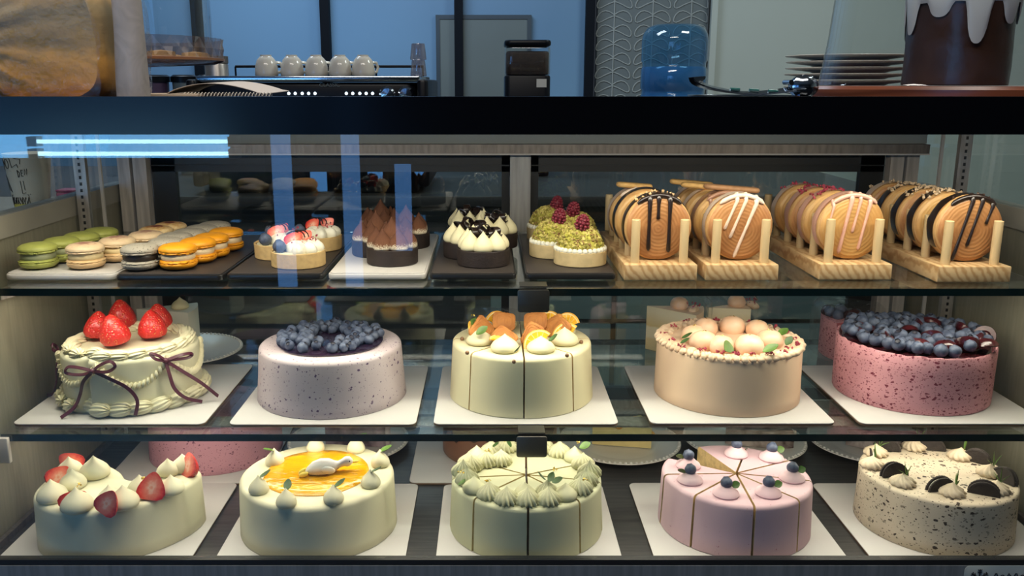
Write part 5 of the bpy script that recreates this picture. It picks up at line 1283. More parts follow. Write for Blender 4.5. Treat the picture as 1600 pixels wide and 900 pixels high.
# croissant racks
def rack(x, y0, L, label, w=0.082):
    t = thing('croissant_rack', label, 'rack', (x, y0, TZ + 0.0003), (0, 0, 0), 'wooden croissant racks')
    obj('base', MB().slab((0, L / 2, 0.0090), (w, L, 0.0178), 0.0012, 0.0010).mesh('rackbase', 'pine', ang=30), parent=t)
    dw = MB().lathe([(0.0001, 0), (0.0050, 0), (0.0050, 0.0490), (0.0044, 0.0496), (0.0001, 0.0496)], 18).mesh('dowel', 'dowel')
    n = int((L - .01) / 0.045) + 1
    for k in range(n):
        for s in (-1, 1): obj('dowel', dw, (s * 0.0275, 0.013 + k * 0.046, 0.0178), parent=t)
    return t
RW = 0.0382
def wheel(x, y, z, face, label, glaze=None, drips=(), top=None, topmat=None, wafer=None, tilt=0.0, yaw=0.0, th=0.027, half=False, R0=None):
    r = R0 or RW; z -= (RW - r)
    t = thing('round_croissant', label, 'pastry', (x, y, z), (R(tilt), 0, R(yaw)), 'round croissants in the racks')
    Xr = Matrix.Rotation(R(90), 4, 'X')             # lathe axis z -> -y
    e = 0.006; pr = [(0.0001, 0.0)]
    pr = [(0.0001, th / 2 + .0008), (r * .5, th / 2 + .0006), (r - e, th / 2), (r - e * .3, th / 2 - e * .3), (r, th / 2 - e), (r, -th / 2 + e), (r - e * .3, -th / 2 + e * .3), (r - e, -th / 2), (r * .5, -th / 2 - .0006), (0.0001, -th / 2 - .0008)]
    mb = MB(); mb.lathe(pr, 56, 0, lambda a, rr, zz: 1 + .008 * sin(3 * a + x * 40) * (rr > r * .8), X=Xr)
    mb.m = [1 if (i // 56) in (3, 4, 5) else 0 for i in range(len(mb.f))]
    obj('pastry', mb.mesh('wheel', [face, 'pastry_side'], ang=60), parent=t)
    if glaze:
        half = True; g = MB(); q0 = r + .0010
        gp = [(r - e * 1.1, th / 2 + .0009), (q0 - e * .25, th / 2 - e * .1), (q0, th / 2 - e), (q0 + .0002, -th / 2 + e), (q0 - e * .25, -th / 2 + e * .1), (r - e * 1.1, -th / 2 - .0009)]
        a0, a1 = (R(-35), R(215))
        if half: gp = [(q0 - .0002, th / 2 - e - .0035)] + gp[3:]                           # coat on the rear part of the rim only
        g.lathe(gp, 60, 0, lambda a, rr, zz: 1 + .010 * sin(9 * a) * (rr < r), a0=a0, a1=a1, X=Xr)
        n0 = len(g.v); inner = [(v[0] * .985, v[1] * .97, v[2] * .985) for v in g.v]; ff = [tuple(reversed([i + n0 for i in f])) for f in g.f]
        g.v += inner; g.f += ff; g.m += [0] * len(ff)
        gl = obj('glaze', g.mesh('glaze', glaze, ang=60), parent=t)
        if drips:
            d = MB()
            for (dx, z1, wd) in drips:
                z0 = sqrt(max(r * r - dx * dx, 0)) - .0005; yy = -th / 2 - .0010
                lean = (z0 - z1) * drips_lean
                P = [(dx, -th / 2 + e * .8, z0 + .0012), (dx, -th / 2 + .0010, z0 - .0018), (dx, yy, z0 - .006)] + [(dx - lean * f, yy, z0 - .006 + (z1 - z0 + .006) * f) for f in (.25, .5, .75, .95)] + [(dx - lean, yy, z1)]
                d.tube(P, [wd * 1.5, wd * 1.7, wd * 1.3, wd, wd * .9, wd * 1.0, wd * 1.15, wd * .5], 10)
            P = [(r * .97 * sin(a), -th / 2 + .0008, r * .97 * cos(a)) for a in [R(-42 + 7 * i) for i in range(13)]]
            d.tube(P, [.0012] + [.0028] * 11 + [.0012], 10)
            obj('drip', d.mesh('drips', glaze, ang=70), parent=t)
    if top:
        rnd = random.Random(int(x * 999 + y * 777)); mb = MB()
        for _ in range(top):
            a = R(rnd.uniform(48, 132)); q = r + .0022
            mb.crumb((q * cos(a), rnd.uniform(-th / 2, th / 2), q * sin(a)), rnd.uniform(.0012, .0030), rnd)
        o = obj('crumb_topping', mb.mesh('crumbs', topmat, False), parent=t); o['kind'] = 'stuff'
    if wafer:
        wm, dx, rz, ll = wafer
        obj('biscuit_finger', MB().slab((0, 0, 0), (ll, 0.017, 0.0062), 0.0075, 0.0028).mesh('finger', wm, ang=60), (dx, 0.002, r + 0.0022), (R(0), R(4), R(rz)), parent=t)
    return t
WZ = TZ + 0.0181 + RW
drips_lean = 0.0
rk = [(0.1925, 0.972), (0.2840, 0.972), (0.4130, 0.975), (0.5400, 0.962)]
RL = [0.235, 0.235, 0.250, 0.255]
lbr = ['leftmost pine rack with a dark-glazed round croissant in front', 'second pine rack from the left, biscuit fingers on its croissants', 'third pine rack from the left, pink-glazed croissants', 'rightmost pine rack with nut-topped chocolate croissants']
for (x, y), l, lb in zip(rk, RL, lbr): rack(x, y, l, lb)
# rack 1
wheel(0.1925, rk[0][1] + .037, WZ, 'pastry', 'round croissant with dark chocolate rim and long drips, front of the leftmost rack', 'choc_dark', [(-0.011, -0.026, .0022), (-0.001, 0.010, .0020), (0.012, -0.028, .0022)], 14, 'mac_cream')
wheel(0.1880, rk[0][1] + .083, WZ, 'pastry_gold', 'round croissant with chocolate rim, second in the leftmost rack', 'choc_dark', half=True)
wheel(0.1865, rk[0][1] + .140, WZ, 'pastry_gold', 'golden round croissant with pale drizzle and a biscuit finger, back of the leftmost rack', 'paleglaze', [(-0.004, 0.006, .0014), (0.006, 0.006, .0014)], wafer=('wafer', -0.004, 0, .046), R0=0.0355)
# rack 2
drips_lean = 0.33
wheel(0.2860, rk[1][1] + .037, WZ, 'pastry', 'round croissant with slanting pale pink drips, front of the second rack', 'paleglaze', [(-0.006, -0.002, .0017), (0.004, -0.012, .0017), (0.016, -0.034, .0019)], wafer=None)
drips_lean = 0.0
wheel(0.2815, rk[1][1] + .083, WZ, 'pastry_gold', 'mocha-glazed round croissant under a brown biscuit finger, second in its rack', 'mochaglaze', [(-0.020, -0.006, .0016)], wafer=('wafer_brown', 0.008, -8, .066), R0=0.0370)
wheel(0.2770, rk[1][1] + .129, WZ, 'pastry_gold', 'round croissant with a pale biscuit finger, third in the second rack', 'paleglaze', wafer=('wafer', -0.012, -10, .052), R0=0.0358)
wheel(0.2730, rk[1][1] + .178, WZ, 'pastry_gold', 'round croissant under a biscuit finger, rearmost in the second rack', 'paleglaze', wafer=('wafer', -0.010, -8, .056), R0=0.0350)
# rack 3
drips_lean = 0.16
wheel(0.4150, rk[2][1] + .037, WZ, 'pastry_gold', 'golden round croissant with pink drips, front of the third rack', 'pinkglaze', [(-0.024, 0.002, .0013), (-0.004, -0.030, .0021), (0.006, -0.006, .0016), (0.017, -0.026, .0018)])
drips_lean = 0.0
for k, (dx, dy, c) in enumerate(((-.001, .083, 34), (-.002, .129, 34), (-.004, .180, 20))):
    wheel(0.4130 + dx, rk[2][1] + dy, WZ, 'pastry_gold' if k != 1 else 'pastry', 'pink-glazed round croissant with dried petals, %s in the third rack' % ('second', 'third', 'rearmost')[k], 'pinkglaze' if k != 2 else 'paleglaze', top=c, topmat='rose', half=(k != 2), R0=(0.0370, 0.0362, 0.0352)[k])
# rack 4
drips_lean = 0.22
wheel(0.5430, rk[3][1] + .037, WZ, 'pastry', 'round croissant with long dark chocolate drips, front of the rightmost rack', 'choc_dark', [(-0.002, -0.036, .0019), (0.009, -0.020, .0018), (0.021, 0.006, .0017)], 8, 'choc')
drips_lean = 0.0
for k, dy in enumerate((.083, .126, .170, .216)):
    wheel(0.5400 - .001 * k, rk[3][1] + dy, WZ, 'pastry_gold' if k % 2 == 0 else 'pastry', 'chocolate-glazed round croissant with chopped nuts, %s in the rightmost rack' % ('second', 'third', 'fourth', 'rearmost')[k], 'choc_dark' if k < 3 else 'paleglaze', top=(44, 48, 46, 20)[k], topmat='nut', half=True, R0=(0.0372, 0.0366, 0.0360, 0.0350)[k])

# ------------------------------------------------------------------ ON TOP OF THE CASE
# bread loaf in a clear bag
lf = thing('bread_loaf', 'golden loaf in a clear plastic bag on the left of the counter', 'bread', (-0.556, 1.000, CT + 0.0004))
def loaf_rows(grow=0.0, L=0.30, rnd_amp=0.0):
    rows = []; n = 96
    for k in range(13):
        u = k / 12; y = (-0.066 - grow) + (0.110 + 2 * grow) * u
        e = 1 - 0.045 * abs(2 * u - 1) ** 6
        row = []
        for i in range(n):
            a = 2 * pi * i / n; c, s = cos(a), sin(a); q = (abs(c) ** 6 + abs(s) ** 6) ** (-1 / 6)
            w, h = L / 2 + grow, 0.060 + grow
            bul = 1.10 if s > .2 else 1.0
            x = w * q * c * e; z = h * q * s * e * (1 + .10 * math.exp(-((c * 1.6) ** 2)) * (s > 0)) + .060 + grow * .0
            j = rnd_amp * mnoise.noise(Vector((x * 25, y * 25, z * 25)))
            row.append((x + j, y + j, max(z + j, 0.0006)))
        rows.append(row)
    return rows
mb = MB(); rws = loaf_rows(0, 0.318, .005); mb.grid(rws, 0, True, False, False)
# the two ends close with a gently domed face
for end, sg in ((rws[0], -1), (rws[-1], 1)):
    cx_ = sum(p[0] for p in end) / len(end); cy_ = end[0][1]; cz_ = sum(p[2] for p in end) / len(end); rr_ = [end]
    for q in (0.86, 0.68, 0.45, 0.2, 0.01):
        rr_.append([(cx_ + (p[0] - cx_) * q, cy_ + sg * .009 * (1 - q * q) + .003 * mnoise.noise(Vector((p[0] * 40, p[2] * 40, q * 4))), cz_ + (p[2] - cz_) * q) for p in end])
    mb.grid(rr_ if sg > 0 else [list(r_) for r_ in rr_], 0, True)
M['loaf'] = banded('loaf', [(0.0, (.66, .24, .03)), (0.07, (.86, .38, .06)), (0.24, (.86, .44, .10)), (0.32, (.50, .31, .11)), (0.58, (.42, .32, .17)), (0.78, (.60, .34, .11)), (0.9, (.44, .19, .05)), (1.0, (.20, .07, .02))], 2, 0.026, 0.168, .7, .030, 30, bump=.0012)
obj('crust', mb.mesh('loaf', 'loaf', ang=60), parent=lf)
mb = MB(); rows = loaf_rows(0.015, 0.310, .006); mb.grid(rows, 0, True, True, True)
mb.v = [(x, y, max(z, 0.0003)) for x, y, z in mb.v]
obj('plastic_bag', mb.mesh('bag', 'film', ang=10), parent=lf)
# crumpled tail of the bag at the right
mb = MB(); rows = []; rnd = random.Random(6)
for k in range(11):
    z = 0.0005 + 0.017 * k; row = []
    for i in range(22):
        a = 2 * pi * i / 22; w = 0.016 - .0002 * k; j = .0035 * mnoise.noise(Vector((i * .45, k * .16, 1)))
        row.append(((w + j) * cos(a), (.014 + j) * sin(a), z))
    rows.append(row)
mb.grid(rows, 0, True, True, True)
obj('bag_tail', mb.mesh('bagtail', 'bag_white', ang=50), (0.183, -0.050, 0), (0, 0, 0.2), parent=lf)
# crystal cake stand with glass dome
cs = thing('cake_stand', 'cut crystal cake stand with a glass dome behind the bread', 'cake stand', (-0.520, 1.250, CT + 0.0005))
mb = MB(); r = 0.150
mb.lathe([(0.0001, 0), (0.055, 0), (0.052, 0.004), (0.018, 0.012), (0.014, 0.030), (0.030, 0.040), (0.0001, 0.041)], 40)
obj('pedestal', mb.mesh('pedestal', 'crystal'), parent=cs)
mb = MB(); mb.lathe([(0.0001, 0.040), (r * .92, 0.046), (r, 0.050), (r, 0.053), (0.0001, 0.048)], 64); obj('stand_plate', mb.mesh('standplate', 'crystal'), parent=cs)
mb = MB(); n = 76; rowA = []
zz = (0.052, 0.066, 0.080)
for k, z in enumerate(zz):
    rowA.append([((r + (.001 if (i + k) % 2 else -.0025)) * cos(2 * pi * i / n), (r + (.001 if (i + k) % 2 else -.0025)) * sin(2 * pi * i / n), z) for i in range(n)])
vs2 = [p for rw in rowA for p in rw]; fs2 = []
for k in range(2):
    for i in range(n):
        a, b = k * n + i, k * n + (i + 1) % n; c, d = a + n, b + n
        fs2 += [(a, b, c), (b, d, c)] if (i + k) % 2 else [(a, b, d), (a, d, c)]
mb.add(vs2, fs2); obj('faceted_rim', mb.mesh('facets', 'crystal', False), parent=cs)
obj('gold_band', MB().lathe([(r * .985, 0.050), (r * 1.006, 0.0505), (r * 1.006, 0.0535), (r * .985, 0.054)], 64).mesh('band', mk('copper', (.45, .20, .10), .35, .6)), parent=cs)
mb = MB(); mb.lathe([(0.136, 0.056), (0.137, 0.10), (0.136, 0.18), (0.125, 0.235), (0.09, 0.275), (0.03, 0.292), (0.0001, 0.294)], 64)
obj('glass_dome', mb.mesh('dome', 'dome_glass'), parent=cs)
# pastries inside the stand
for k in range(5):
    a = R(-70 + 34 * k)
    tag(obj('cookie_disc', MB().lathe([(0.0001, 0), (.017, 0), (.0185, .003), (.017, .009), (0.0001, .011)], 24).mesh('cookiedisc', 'wafer'), (-0.520 + .118 * cos(a), 1.25 + .118 * sin(a), CT + 0.052)), 'small golden biscuit behind the facets of the crystal stand', 'biscuit', 'biscuits in the crystal stand')
# notebook
nb = thing('spiral_notebook', 'open purple spiral notebook lying behind the bread bag', 'notebook', (-0.345, 1.130, CT + 0.0002), (0, 0, R(-3)), sc=0.8)
obj('cover', MB().slab((0.0, 0, 0.0012), (0.235, 0.15, 0.0022), 0.004, 0.0006).mesh('nbcover', 'purple'), parent=nb)
obj('pages', MB().slab((-0.055, 0, 0.0065), (0.115, 0.145, 0.0080), 0.003, 0.001).mesh('nbpages', 'cover'), parent=nb)
mb = MB(); rows = []
for i in range(15):
    u = i / 14; x = -0.050 + 0.150 * u; z = 0.011 + 0.017 * sin(pi * min(1, u * 1.05)) ** .8 * (1 - .25 * u)
    rows.append([(x, -0.060, z), (x, 0.072, z + .003), (x, 0.072, z + .0022), (x, -0.060, z - .0008)])
mb.grid(rows, 0, True, True, True); obj('curled_page', mb.mesh('curled', 'paper', ang=60), parent=nb)
mb = MB()
for k in range(26):
    x = -0.02 + k * 0.0052; mb.tube([(x + .0012 * sin(i * .785), -0.066 + .0055 * cos(i * .785), 0.007 + .0055 * sin(i * .785)) for i in range(9)], 0.0007, 5)
obj('spiral_binding', mb.mesh('spiral', 'cup_white'), parent=nb)
# wooden cake stand, chocolate cake, glass dome
DX, DY = 0.5500, 1.062
ws = thing('wooden_cake_board', 'round dark walnut board under the glass dome', 'board', (DX, DY, CT + 0.0003), (0, 0, 0.3))
obj('disc', MB().lathe([(0.0001, 0), (0.172, 0), (0.178, 0.003), (0.178, 0.014), (0.175, 0.0175), (0.0001, 0.0175)], 80).mesh('disc', 'walnut'), parent=ws)
cz = CT + 0.0185
ck = thing('chocolate_icing_cake', 'tall chocolate cake dripping with white icing under the glass dome', 'cake', (DX - .006, DY, cz))
obj('cake_body', MB().lathe(prof_round(0.0560, 0.108, 0.006, 1.0), 64, 0, wob(14, .05)).mesh('chococake', 'chococake'), parent=ck)
mb = MB(); nn = 144; rows = [[(q * cos(2 * pi * i / nn), q * sin(2 * pi * i / nn), 0.1105) for i in range(nn)] for q in (0.0005, 0.03, 0.050)]
def ice(a):
    u = a * 9 / (2 * pi); f = u - math.floor(u); return 0.018 + (0.030 + .016 * sin(2.3 * math.floor(u))) * ((1 - (abs(f - .5) / .33) ** 2.6) ** .7 if abs(f - .5) < .33 else 0)
for t in range(9):
    row = []
    for i in range(nn):
        a = 2 * pi * i / nn; q = 0.0580 * (1 + .035 * mnoise.noise(Vector((cos(a) * 1.6 + 14, sin(a) * 1.6, 1)))) + .0022 * sin(pi * min(1, (t + 1) / 9)); row.append((q * cos(a), q * sin(a), 0.108 - ice(a) * t / 8))
    rows.append(row)
mb.grid(rows, 0, True); obj('icing_drip', mb.mesh('icing', 'icing', ang=70), parent=ck)
dm = tag(obj('glass_dome', MB().lathe([(0.1570, 0.0), (0.1555, 0.003), (0.1490, 0.050), (0.1450, 0.100), (0.135, 0.150), (0.110, 0.190), (0.06, 0.215), (0.0001, 0.222)], 80).mesh('dome', 'dome_glass'), (DX, DY, cz + .0002)), 'clear glass dome over the chocolate cake', 'dome')
# tongs and small tray
tg = thing('serving_tongs', 'metal serving tongs lying beside the wooden board', 'tongs', (0.262, 0.930, CT + 0.0095), sc=0.88)
def arm(sgn):
    P = smooth_path([Vector(p) for p in ((-0.056, sgn * .010, 0.020), (-0.052, sgn * .012, 0.012), (-0.030, sgn * .011, 0.006), (0.0, sgn * .009, 0.002), (0.030, sgn * .009, 0.003), (0.052, sgn * .010, 0.006), (0.066, sgn * .012, 0.008))], 4)
    mb = MB(); mb.ribbon(P, [(0, .25 * sgn, 1)] * len(P), [0.008 + .010 * (abs(i / (len(P) - 1) - .45) * 1.7) for i in range(len(P))], 0.0009); return mb
obj('arm', arm(-1).mesh('tongarm', 'chrome'), parent=tg); obj('arm', arm(1).mesh('tongarm', 'espresso_black'), parent=tg)
mb = MB()
for k in range(3): mb.tube([(-0.02 + k * .022, -0.012, 0.006 - k * .001), (-0.009 + k * .022, -0.012, 0.0055 - k * .001)], .0022, 8)
obj('grip_slot', mb.mesh('slots', mk('teal', (.01, .10, .09), .3)), parent=tg)
obj('scoop_head', MB().ball(0.015, (0, 0, 0), 20, 12, 0, (1.15, .8, .85), mod=lambda a, ph: 1 + .07 * cos(5 * a)).mesh('scoop', 'chrome'), (0.068, 0.0, 0.009), parent=tg)
obj('hinge_pin', MB().tube([(0.050, -.012, .014), (0.050, .012, .014)], 0.003, 10).mesh('pin', 'chrome'), parent=tg)
tag(obj('small_dish', MB().lathe([(0.0001, 0), (0.045, 0), (0.056, 0.004), (0.0565, 0.0048), (0.044, 0.0018), (0.0001, 0.0015)], 48).mesh('dish', 'chrome'), (0.262, 0.935, CT + 0.0003), sc=(1, 1, 1.8)), 'low metal dish under the serving tongs', 'dish')
# stack of plates
SP = MB().lathe([(0.0001, 0), (0.050, 0), (0.055, 0.002), (0.088, 0.0060), (0.090, 0.0072), (0.088, 0.0080), (0.052, 0.0036), (0.0001, 0.0030)], 56).mesh('stackplate', 'porcelain')
for k in range(7):
    tag(obj('stacked_plate', SP, (0.5265 + .0008 * (k % 3), 1.335, CT + 0.0003 + k * 0.0087)), 'pale plate, %s in the stack behind the glass dome' % (['lowest', 'second from the bottom', 'third from the bottom', 'middle one', 'third from the top', 'second from the top', 'topmost'][k]), 'plate', 'stacked plates behind the dome')

# ------------------------------------------------------------------ BEHIND THE COUNTER
KZ = 0.90
bc = thing('back_counter', 'long low back counter with blue-grey drawers', 'counter', (-0.525, 2.85, 0))
bx('worktop', (0, 0, KZ - 0.015), (3.35, 0.90, 0.03), 'darkwood', bc, .004)
bx('carcass', (0, 0.02, 0.44), (3.25, 0.82, 0.86), 'darkwood', bc)
for k in range(3):
    for j in range(3):
        x = 0.70 + k * 0.36; z = 0.16 + j * 0.25
        dr = bx('drawer', (x, -0.402, z), (0.345, 0.02, 0.235), 'drawer', bc, .003)
        mb = MB(); mb.lathe([(0.0001, 0), (0.009, 0), (0.006, 0.008), (0.008, 0.022), (0.014, 0.030), (0.0001, 0.033)], 16, X=Matrix.Rotation(R(90), 4, 'X'))
        obj('knob', mb.mesh('knob', 'clip'), (0, -0.010, 0), parent=dr)
# espresso machine
em = thing('espresso_machine', 'long black espresso machine with chrome cup tray', 'espresso machine', (0, 2.62, KZ))
x0, x1 = atY(318, 120, 2.5).x, atY(652, 120, 2.5).x; xc = (x0 + x1) / 2; w = x1 - x0
obj('body', MB().slab((0, 0, 0), (w, 0.40, 0.10), 0.03, 0.01).mesh('embody', 'espresso_black'), (xc, 0.05, 0.252), parent=em)
obj('side_cheek', MB().slab((0, 0, 0), (0.03, 0.46, 0.29), 0.012, 0.008).mesh('cheek', 'espresso_black'), (x1 + .018, 0.05, 0.165), parent=em)
obj('side_cheek', MB().slab((0, 0, 0), (0.03, 0.46, 0.29), 0.012, 0.008).mesh('cheek', 'espresso_black'), (x0 - .018, 0.05, 0.165), parent=em)
obj('base', MB().slab((0, 0, 0), (w, 0.42, 0.09), 0.02, 0.01).mesh('embase', 'espresso_black'), (xc, 0.05, 0.046), parent=em)
bx('back_panel', (xc, 0.19, 0.15), (w, 0.10, 0.20), 'espresso_black', em)
bx('cup_tray', (xc, 0.04, 0.311), (w + .02, 0.40, 0.016), 'chrome', em, .003)
mb = MB(); mb.tube([(xc + w / 2 - .005, 0.20, .35), (xc - w / 2, 0.20, .35)], 0.004, 8)
for k in range(5): mb.tube([(xc - w / 2 + w * k / 4.05, 0.20, .315), (xc - w / 2 + w * k / 4.05, 0.20, .35)], 0.003, 6)
obj('tray_rail', mb.mesh('rail', 'espresso_black'), parent=em)
for px in (451, 461, 472, 482, 492, 541, 551, 562, 572, 582):
    p = atY(px, 146, 2.465); obj('button_light', MB().ball(0.0042, (0, 0, 0), 8, 6).mesh('btn', 'lamp_white'), (p.x, 2.467 - 2.62, p.z - KZ), parent=em)
for px in (605, 634):
    p = atY(px, 147.5, 2.46); obj('gauge', MB().lathe([(0.0001, 0), (0.022, 0), (0.022, 0.008), (0.016, 0.014), (0.0001, 0.015)], 24, X=Matrix.Rotation(R(90), 4, 'X')).mesh('gauge', 'chrome'), (p.x, 2.470 - 2.62, p.z - KZ), parent=em)
for px in (470, 560):
    p = atY(px, 150, 2.5); mb = MB(); mb.lathe([(0.03, 0), (0.03, 0.03), (0.022, 0.05), (0.0001, 0.05)], 20); mb.tube([(0, -.03, .01), (0, -.14, 0.0)], 0.012, 10)
    obj('group_head', mb.mesh('group', 'chrome'), (p.x, -0.07, 0.155), parent=em)
fc = bpy.data.curves.new('brand_letters', 'FONT'); fc.body = 'CLASSIC'; fc.size = 0.015; fc.extrude = 0.0008; fc.align_x = 'CENTER'
fc.materials.append(M['panel_grey'])
p = atY(515, 135.5, 2.466); ft = bpy.data.objects.new('tmp', fc); fm = bpy.data.meshes.new_from_object(ft); bpy.data.objects.remove(ft); fo = obj('brand_lettering', fm); fo.location = (p.x, 2.4685 - 2.62, p.z - KZ); fo.rotation_euler = (R(90), 0, 0); fo.parent = em
CUPM = MB().lathe([(0.0360, 0), (0.0375, 0.002), (0.0375, 0.012), (0.0355, 0.030), (0.030, 0.046), (0.021, 0.055), (0.018, 0.057), (0.018, 0.061), (0.0155, 0.061), (0.0150, 0.058), (0.0001, 0.058)], 36).mesh('cup', 'cup_white')
HND = MB().tube([(0.034, 0, 0.040), (0.050, 0, 0.038), (0.056, 0, 0.025), (0.050, 0, 0.012), (0.036, 0, 0.010)], 0.0045, 8).mesh('handle', 'cup_white')
ordc = ['leftmost', 'second from the left', 'middle one', 'second from the right', 'rightmost']
for k, px in enumerate((417, 457, 495, 532, 568)):
    p = atY(px, 118, 2.56)
    c = thing('coffee_cup', 'upturned white coffee cup on the espresso machine, %s' % ordc[k], 'cup', (p.x, 2.56, KZ + 0.3192), (0, 0, R(38)), 'upturned cups on the espresso machine')
    c.scale = (0.86, 0.86, 0.95); obj('bowl', CUPM, parent=c); obj('handle', HND, parent=c)
p = atY(654, 118, 2.56)
for k in range(2):
    tag(obj('shot_glass', MB().lathe([(0.022, 0), (0.023, 0.002), (0.019, 0.040), (0.018, 0.044), (0.0001, 0.044)], 24).mesh('shot', 'crystal'), (p.x, 2.56, KZ + 0.3192 + k * .0445)), ('upper' if k else 'lower') + ' of two stacked clear glasses on the espresso machine', 'glass', 'stacked glasses')
# coffee dispenser
cf = thing('coffee_bean_dispenser', 'black coffee bean container with a clear hopper', 'coffee container', (atY(823, 100, 3.0).x, 3.0, KZ))
obj('base', MB().slab((0, 0, 0.1625), (0.148, 0.16, 0.325), 0.02, .006).mesh('cfbase', 'espresso_black'), parent=cf)
obj('hopper', MB().slab((0, 0, 0.370), (0.146, 0.156, 0.090), 0.022, .006).mesh('cfhop', 'dome_glass'), parent=cf)
obj('coffee_beans', MB().slab((0, 0, 0.363), (0.138, 0.148, 0.074), 0.02, .006).mesh('cfbeans', 'coffee'), parent=cf)
obj('lid', MB().slab((0, 0, 0.425), (0.150, 0.162, 0.020), 0.022, .007).mesh('cflid', 'espresso_black'), parent=cf)
obj('label', MB().box((0, 0, 0), (0.032, 0.001, 0.026)).mesh('cflabel', 'label_white', False), (0.045, -0.0806, 0.300), parent=cf)
# water bottle on its dispenser
wx = atY(1053, 100, 3.8).x
wd = thing('water_dispenser', 'white water dispenser stand below the blue bottle', 'water dispenser', (wx, 3.8, 0))
obj('cabinet', MB().slab((0, 0, 0.46), (0.30, 0.30, 0.92), 0.03, .01).mesh('wdbody', 'label_white'), parent=wd)
obj('collar', MB().lathe([(0.0001, 0.915), (0.10, 0.915), (0.10, 0.945), (0.05, 0.945), (0.05, 0.93), (0.0001, 0.93)], 32).mesh('collar', 'label_white'), parent=wd)
wb = thing('water_bottle', 'large blue water bottle standing in front of the leaf-patterned wallpaper', 'water bottle', (wx, 3.8, 0.946))
rb = 0.136
prb = [(0.030, -0.012), (0.032, 0.02), (0.06, 0.05), (0.115, 0.085), (rb, 0.11), (rb, 0.20), (rb * .96, 0.21), (rb * .96, 0.225), (rb, 0.235), (rb, 0.31), (rb * .96, 0.32), (rb * .96, 0.335), (rb, 0.345), (rb, 0.425), (rb * .97, 0.45), (rb * .86, 0.475), (rb * .66, 0.488), (0.0001, 0.490)]
obj('bottle', MB().lathe(prb, 48).mesh('bottle', 'bottle_blue'), parent=wb)
obj('water', MB().lathe([(max(r_ - .004, .0001), z_) for r_, z_ in prb[1:11]] + [(0.0001, 0.32)], 48).mesh('water', mk('waterblue', (0.03, 0.16, 0.33), 0.1)), parent=wb)
obj('label', MB().box((0, 0, 0), (0.045, 0.002, 0.07)).mesh('wlabel', mk('wlabel', (0.03, 0.16, 0.45), 0.4), False), (0.0, -rb - .001, 0.16), parent=wb)
# containers on the back counter, left of the machine
for k, (px, w_, d_, hgt, mat, lb) in enumerate(((240, 0.085, 0.11, 0.315, 'purple', 'dull purple bin with a black lid on the back counter'), (287, 0.068, 0.10, 0.315, 'panel_grey', 'pale grey bin with a black lid on the back counter'), (327, 0.062, 0.10, 0.315, 'darkwood', 'black bin under the dark partition post'))):
    p = atY(px, 120, 3.02)
    t = thing('storage_bin', lb, 'bin', (p.x, 3.02, KZ), group='storage bins')
    obj('tub', MB().lathe([(0.0001, 0), (w_ * .46, 0), (w_ * .56, hgt - .01), (0.0001, hgt - .01)], 28).mesh('tub', mat), parent=t)
    obj('lid', MB().lathe([(0.0001, hgt - .012), (w_ * .62, hgt - .012), (w_ * .62, hgt + .006), (w_ * .5, hgt + .012), (0.0001, hgt + .012)], 28).mesh('lid', 'espresso_black'), parent=t)
p = atY(338, 100, 2.90)
jr = thing('steel_jar', 'small steel canister standing beside the espresso machine', 'canister', (p.x + .012, 2.86, KZ))
obj('body', MB().lathe([(0.0001, 0), (0.036, 0), (0.036, 0.355), (0.034, 0.36), (0.0001, 0.36)], 28).mesh('jar', 'alu'), parent=jr)
obj('lid', MB().lathe([(0.0001, 0.36), (0.037, 0.36), (0.037, 0.382), (0.0001, 0.384)], 28).mesh('jarlid', 'alu_dark'), parent=jr)

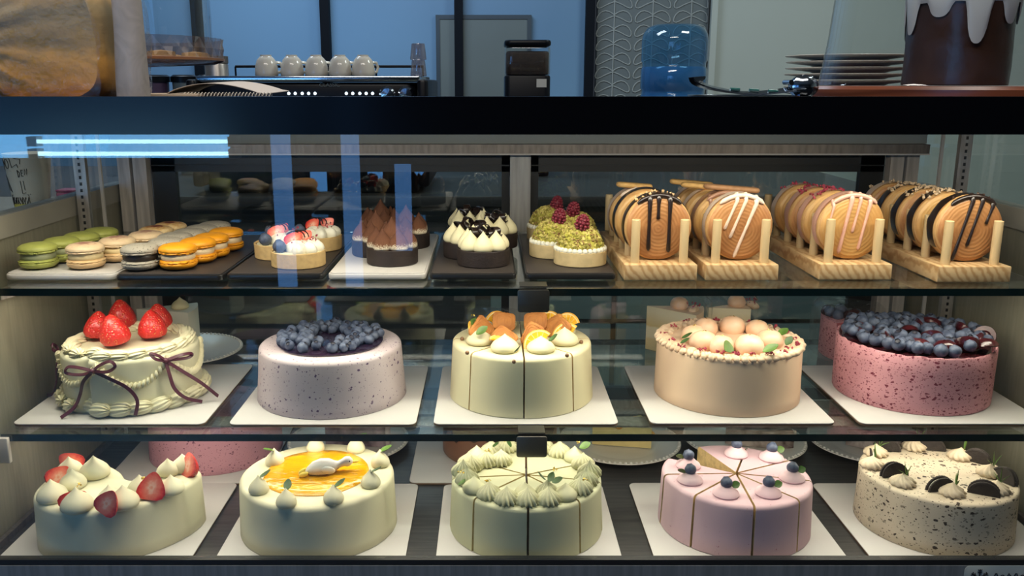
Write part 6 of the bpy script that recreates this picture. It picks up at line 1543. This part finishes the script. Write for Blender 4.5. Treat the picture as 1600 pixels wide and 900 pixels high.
# ------------------------------------------------------------------ LEFT OF THE CASE: side ledge, doodled cup, pink box
lg = thing('side_ledge', 'pale stone-topped counter standing against the left side of the case', 'counter', (XL - 0.392, 1.20, 0))
bx('ledge_body', (0, 0, 0.495), (0.50, 0.62, 0.989), 'sidepanel', lg)
bx('ledge_top', (0, 0, 0.9995), (0.51, 0.64, 0.020), 'sideband', lg, .003)
cpx = -0.707; cpy = 1.36
cu = thing('paper_cup', 'paper cup with black doodled lettering on the side ledge', 'cup', (cpx, cpy, 1.0100), (0, 0, R(-26)), sc=0.9)
obj('cup_body', MB().lathe([(0.0001, 0), (0.0275, 0), (0.0370, 0.094), (0.0382, 0.096), (0.0001, 0.094)], 40).mesh('papercup', 'cup_paper'), parent=cu)
obj('yellow_patch', MB().lathe([(0.0279, 0.001), (0.0290, 0.013)], 20, a0=R(-110), a1=R(-50)).mesh('patch', 'yellow'), parent=cu)
mb = MB()
def cup_pt(u, v):   # u = angle in degrees around the front, v = height
    a = R(-90 + u); r_ = 0.0278 + (0.0095) * v / 0.094 + 0.0004
    return (r_ * cos(a), r_ * sin(a), v)
def stroke(pts): mb.tube([cup_pt(u, v) for u, v in pts], 0.0006, 5)
stroke([(-30 + 9 * cos(i * .55) - i * .6, .078 + .008 * sin(i * .55)) for i in range(14)])            # S
stroke([(-46, .086), (-52, .080), (-44, .074), (-50, .066)])
stroke([(-8 + 8 * cos(i * .52), .080 + .008 * sin(i * .52)) for i in range(13)])                      # O
stroke([(6, .090), (10, .074), (26, .080), (28, .074)])                                                # L
stroke([(20, .090), (36, .088), (34, .080)])
stroke([(24, .070), (25, .058)]); stroke([(24, .070), (30, .066), (28, .059), (25, .058)])             # D
stroke([(34, .070), (34, .060)]); stroke([(34, .070), (39, .070)]); stroke([(34, .065), (38, .065)]); stroke([(34, .060), (39, .060)])  # E
stroke([(42, .062), (43, .072), (48, .062), (49, .072)])                                               # N
stroke([(-40, .058), (-26, .034)]); stroke([(-34, .060), (-14, .034)]); stroke([(-26, .056), (-8, .032)])
stroke([(28, .052), (30, .030), (40, .032)]); stroke([(36, .052), (38, .036)])
stroke([(-50, .031), (52, .029)])
for k in range(9): stroke([(-14 + k * 7 + 3 * cos(i * .9), .018 + .006 * sin(i * .9 + k)) for i in range(6)])
stroke([(-16, .010), (-14, .027), (46, .028), (48, .010)])
obj('doodle_lettering', mb.mesh('doodle', 'ink'), parent=cu)
pk = thing('pink_box', 'small magenta box beside the doodled cup', 'box', (-0.660, 1.385, 1.0100))
obj('carton', MB().slab((0, 0, 0.0125), (0.030, 0.03, 0.025), .004, .002).mesh('pink', 'pinkbox'), parent=pk)
obj('lid', MB().slab((0, 0, 0.0268), (0.031, 0.031, 0.003), .004, .001).mesh('pinklid', 'pinkbox'), parent=pk)
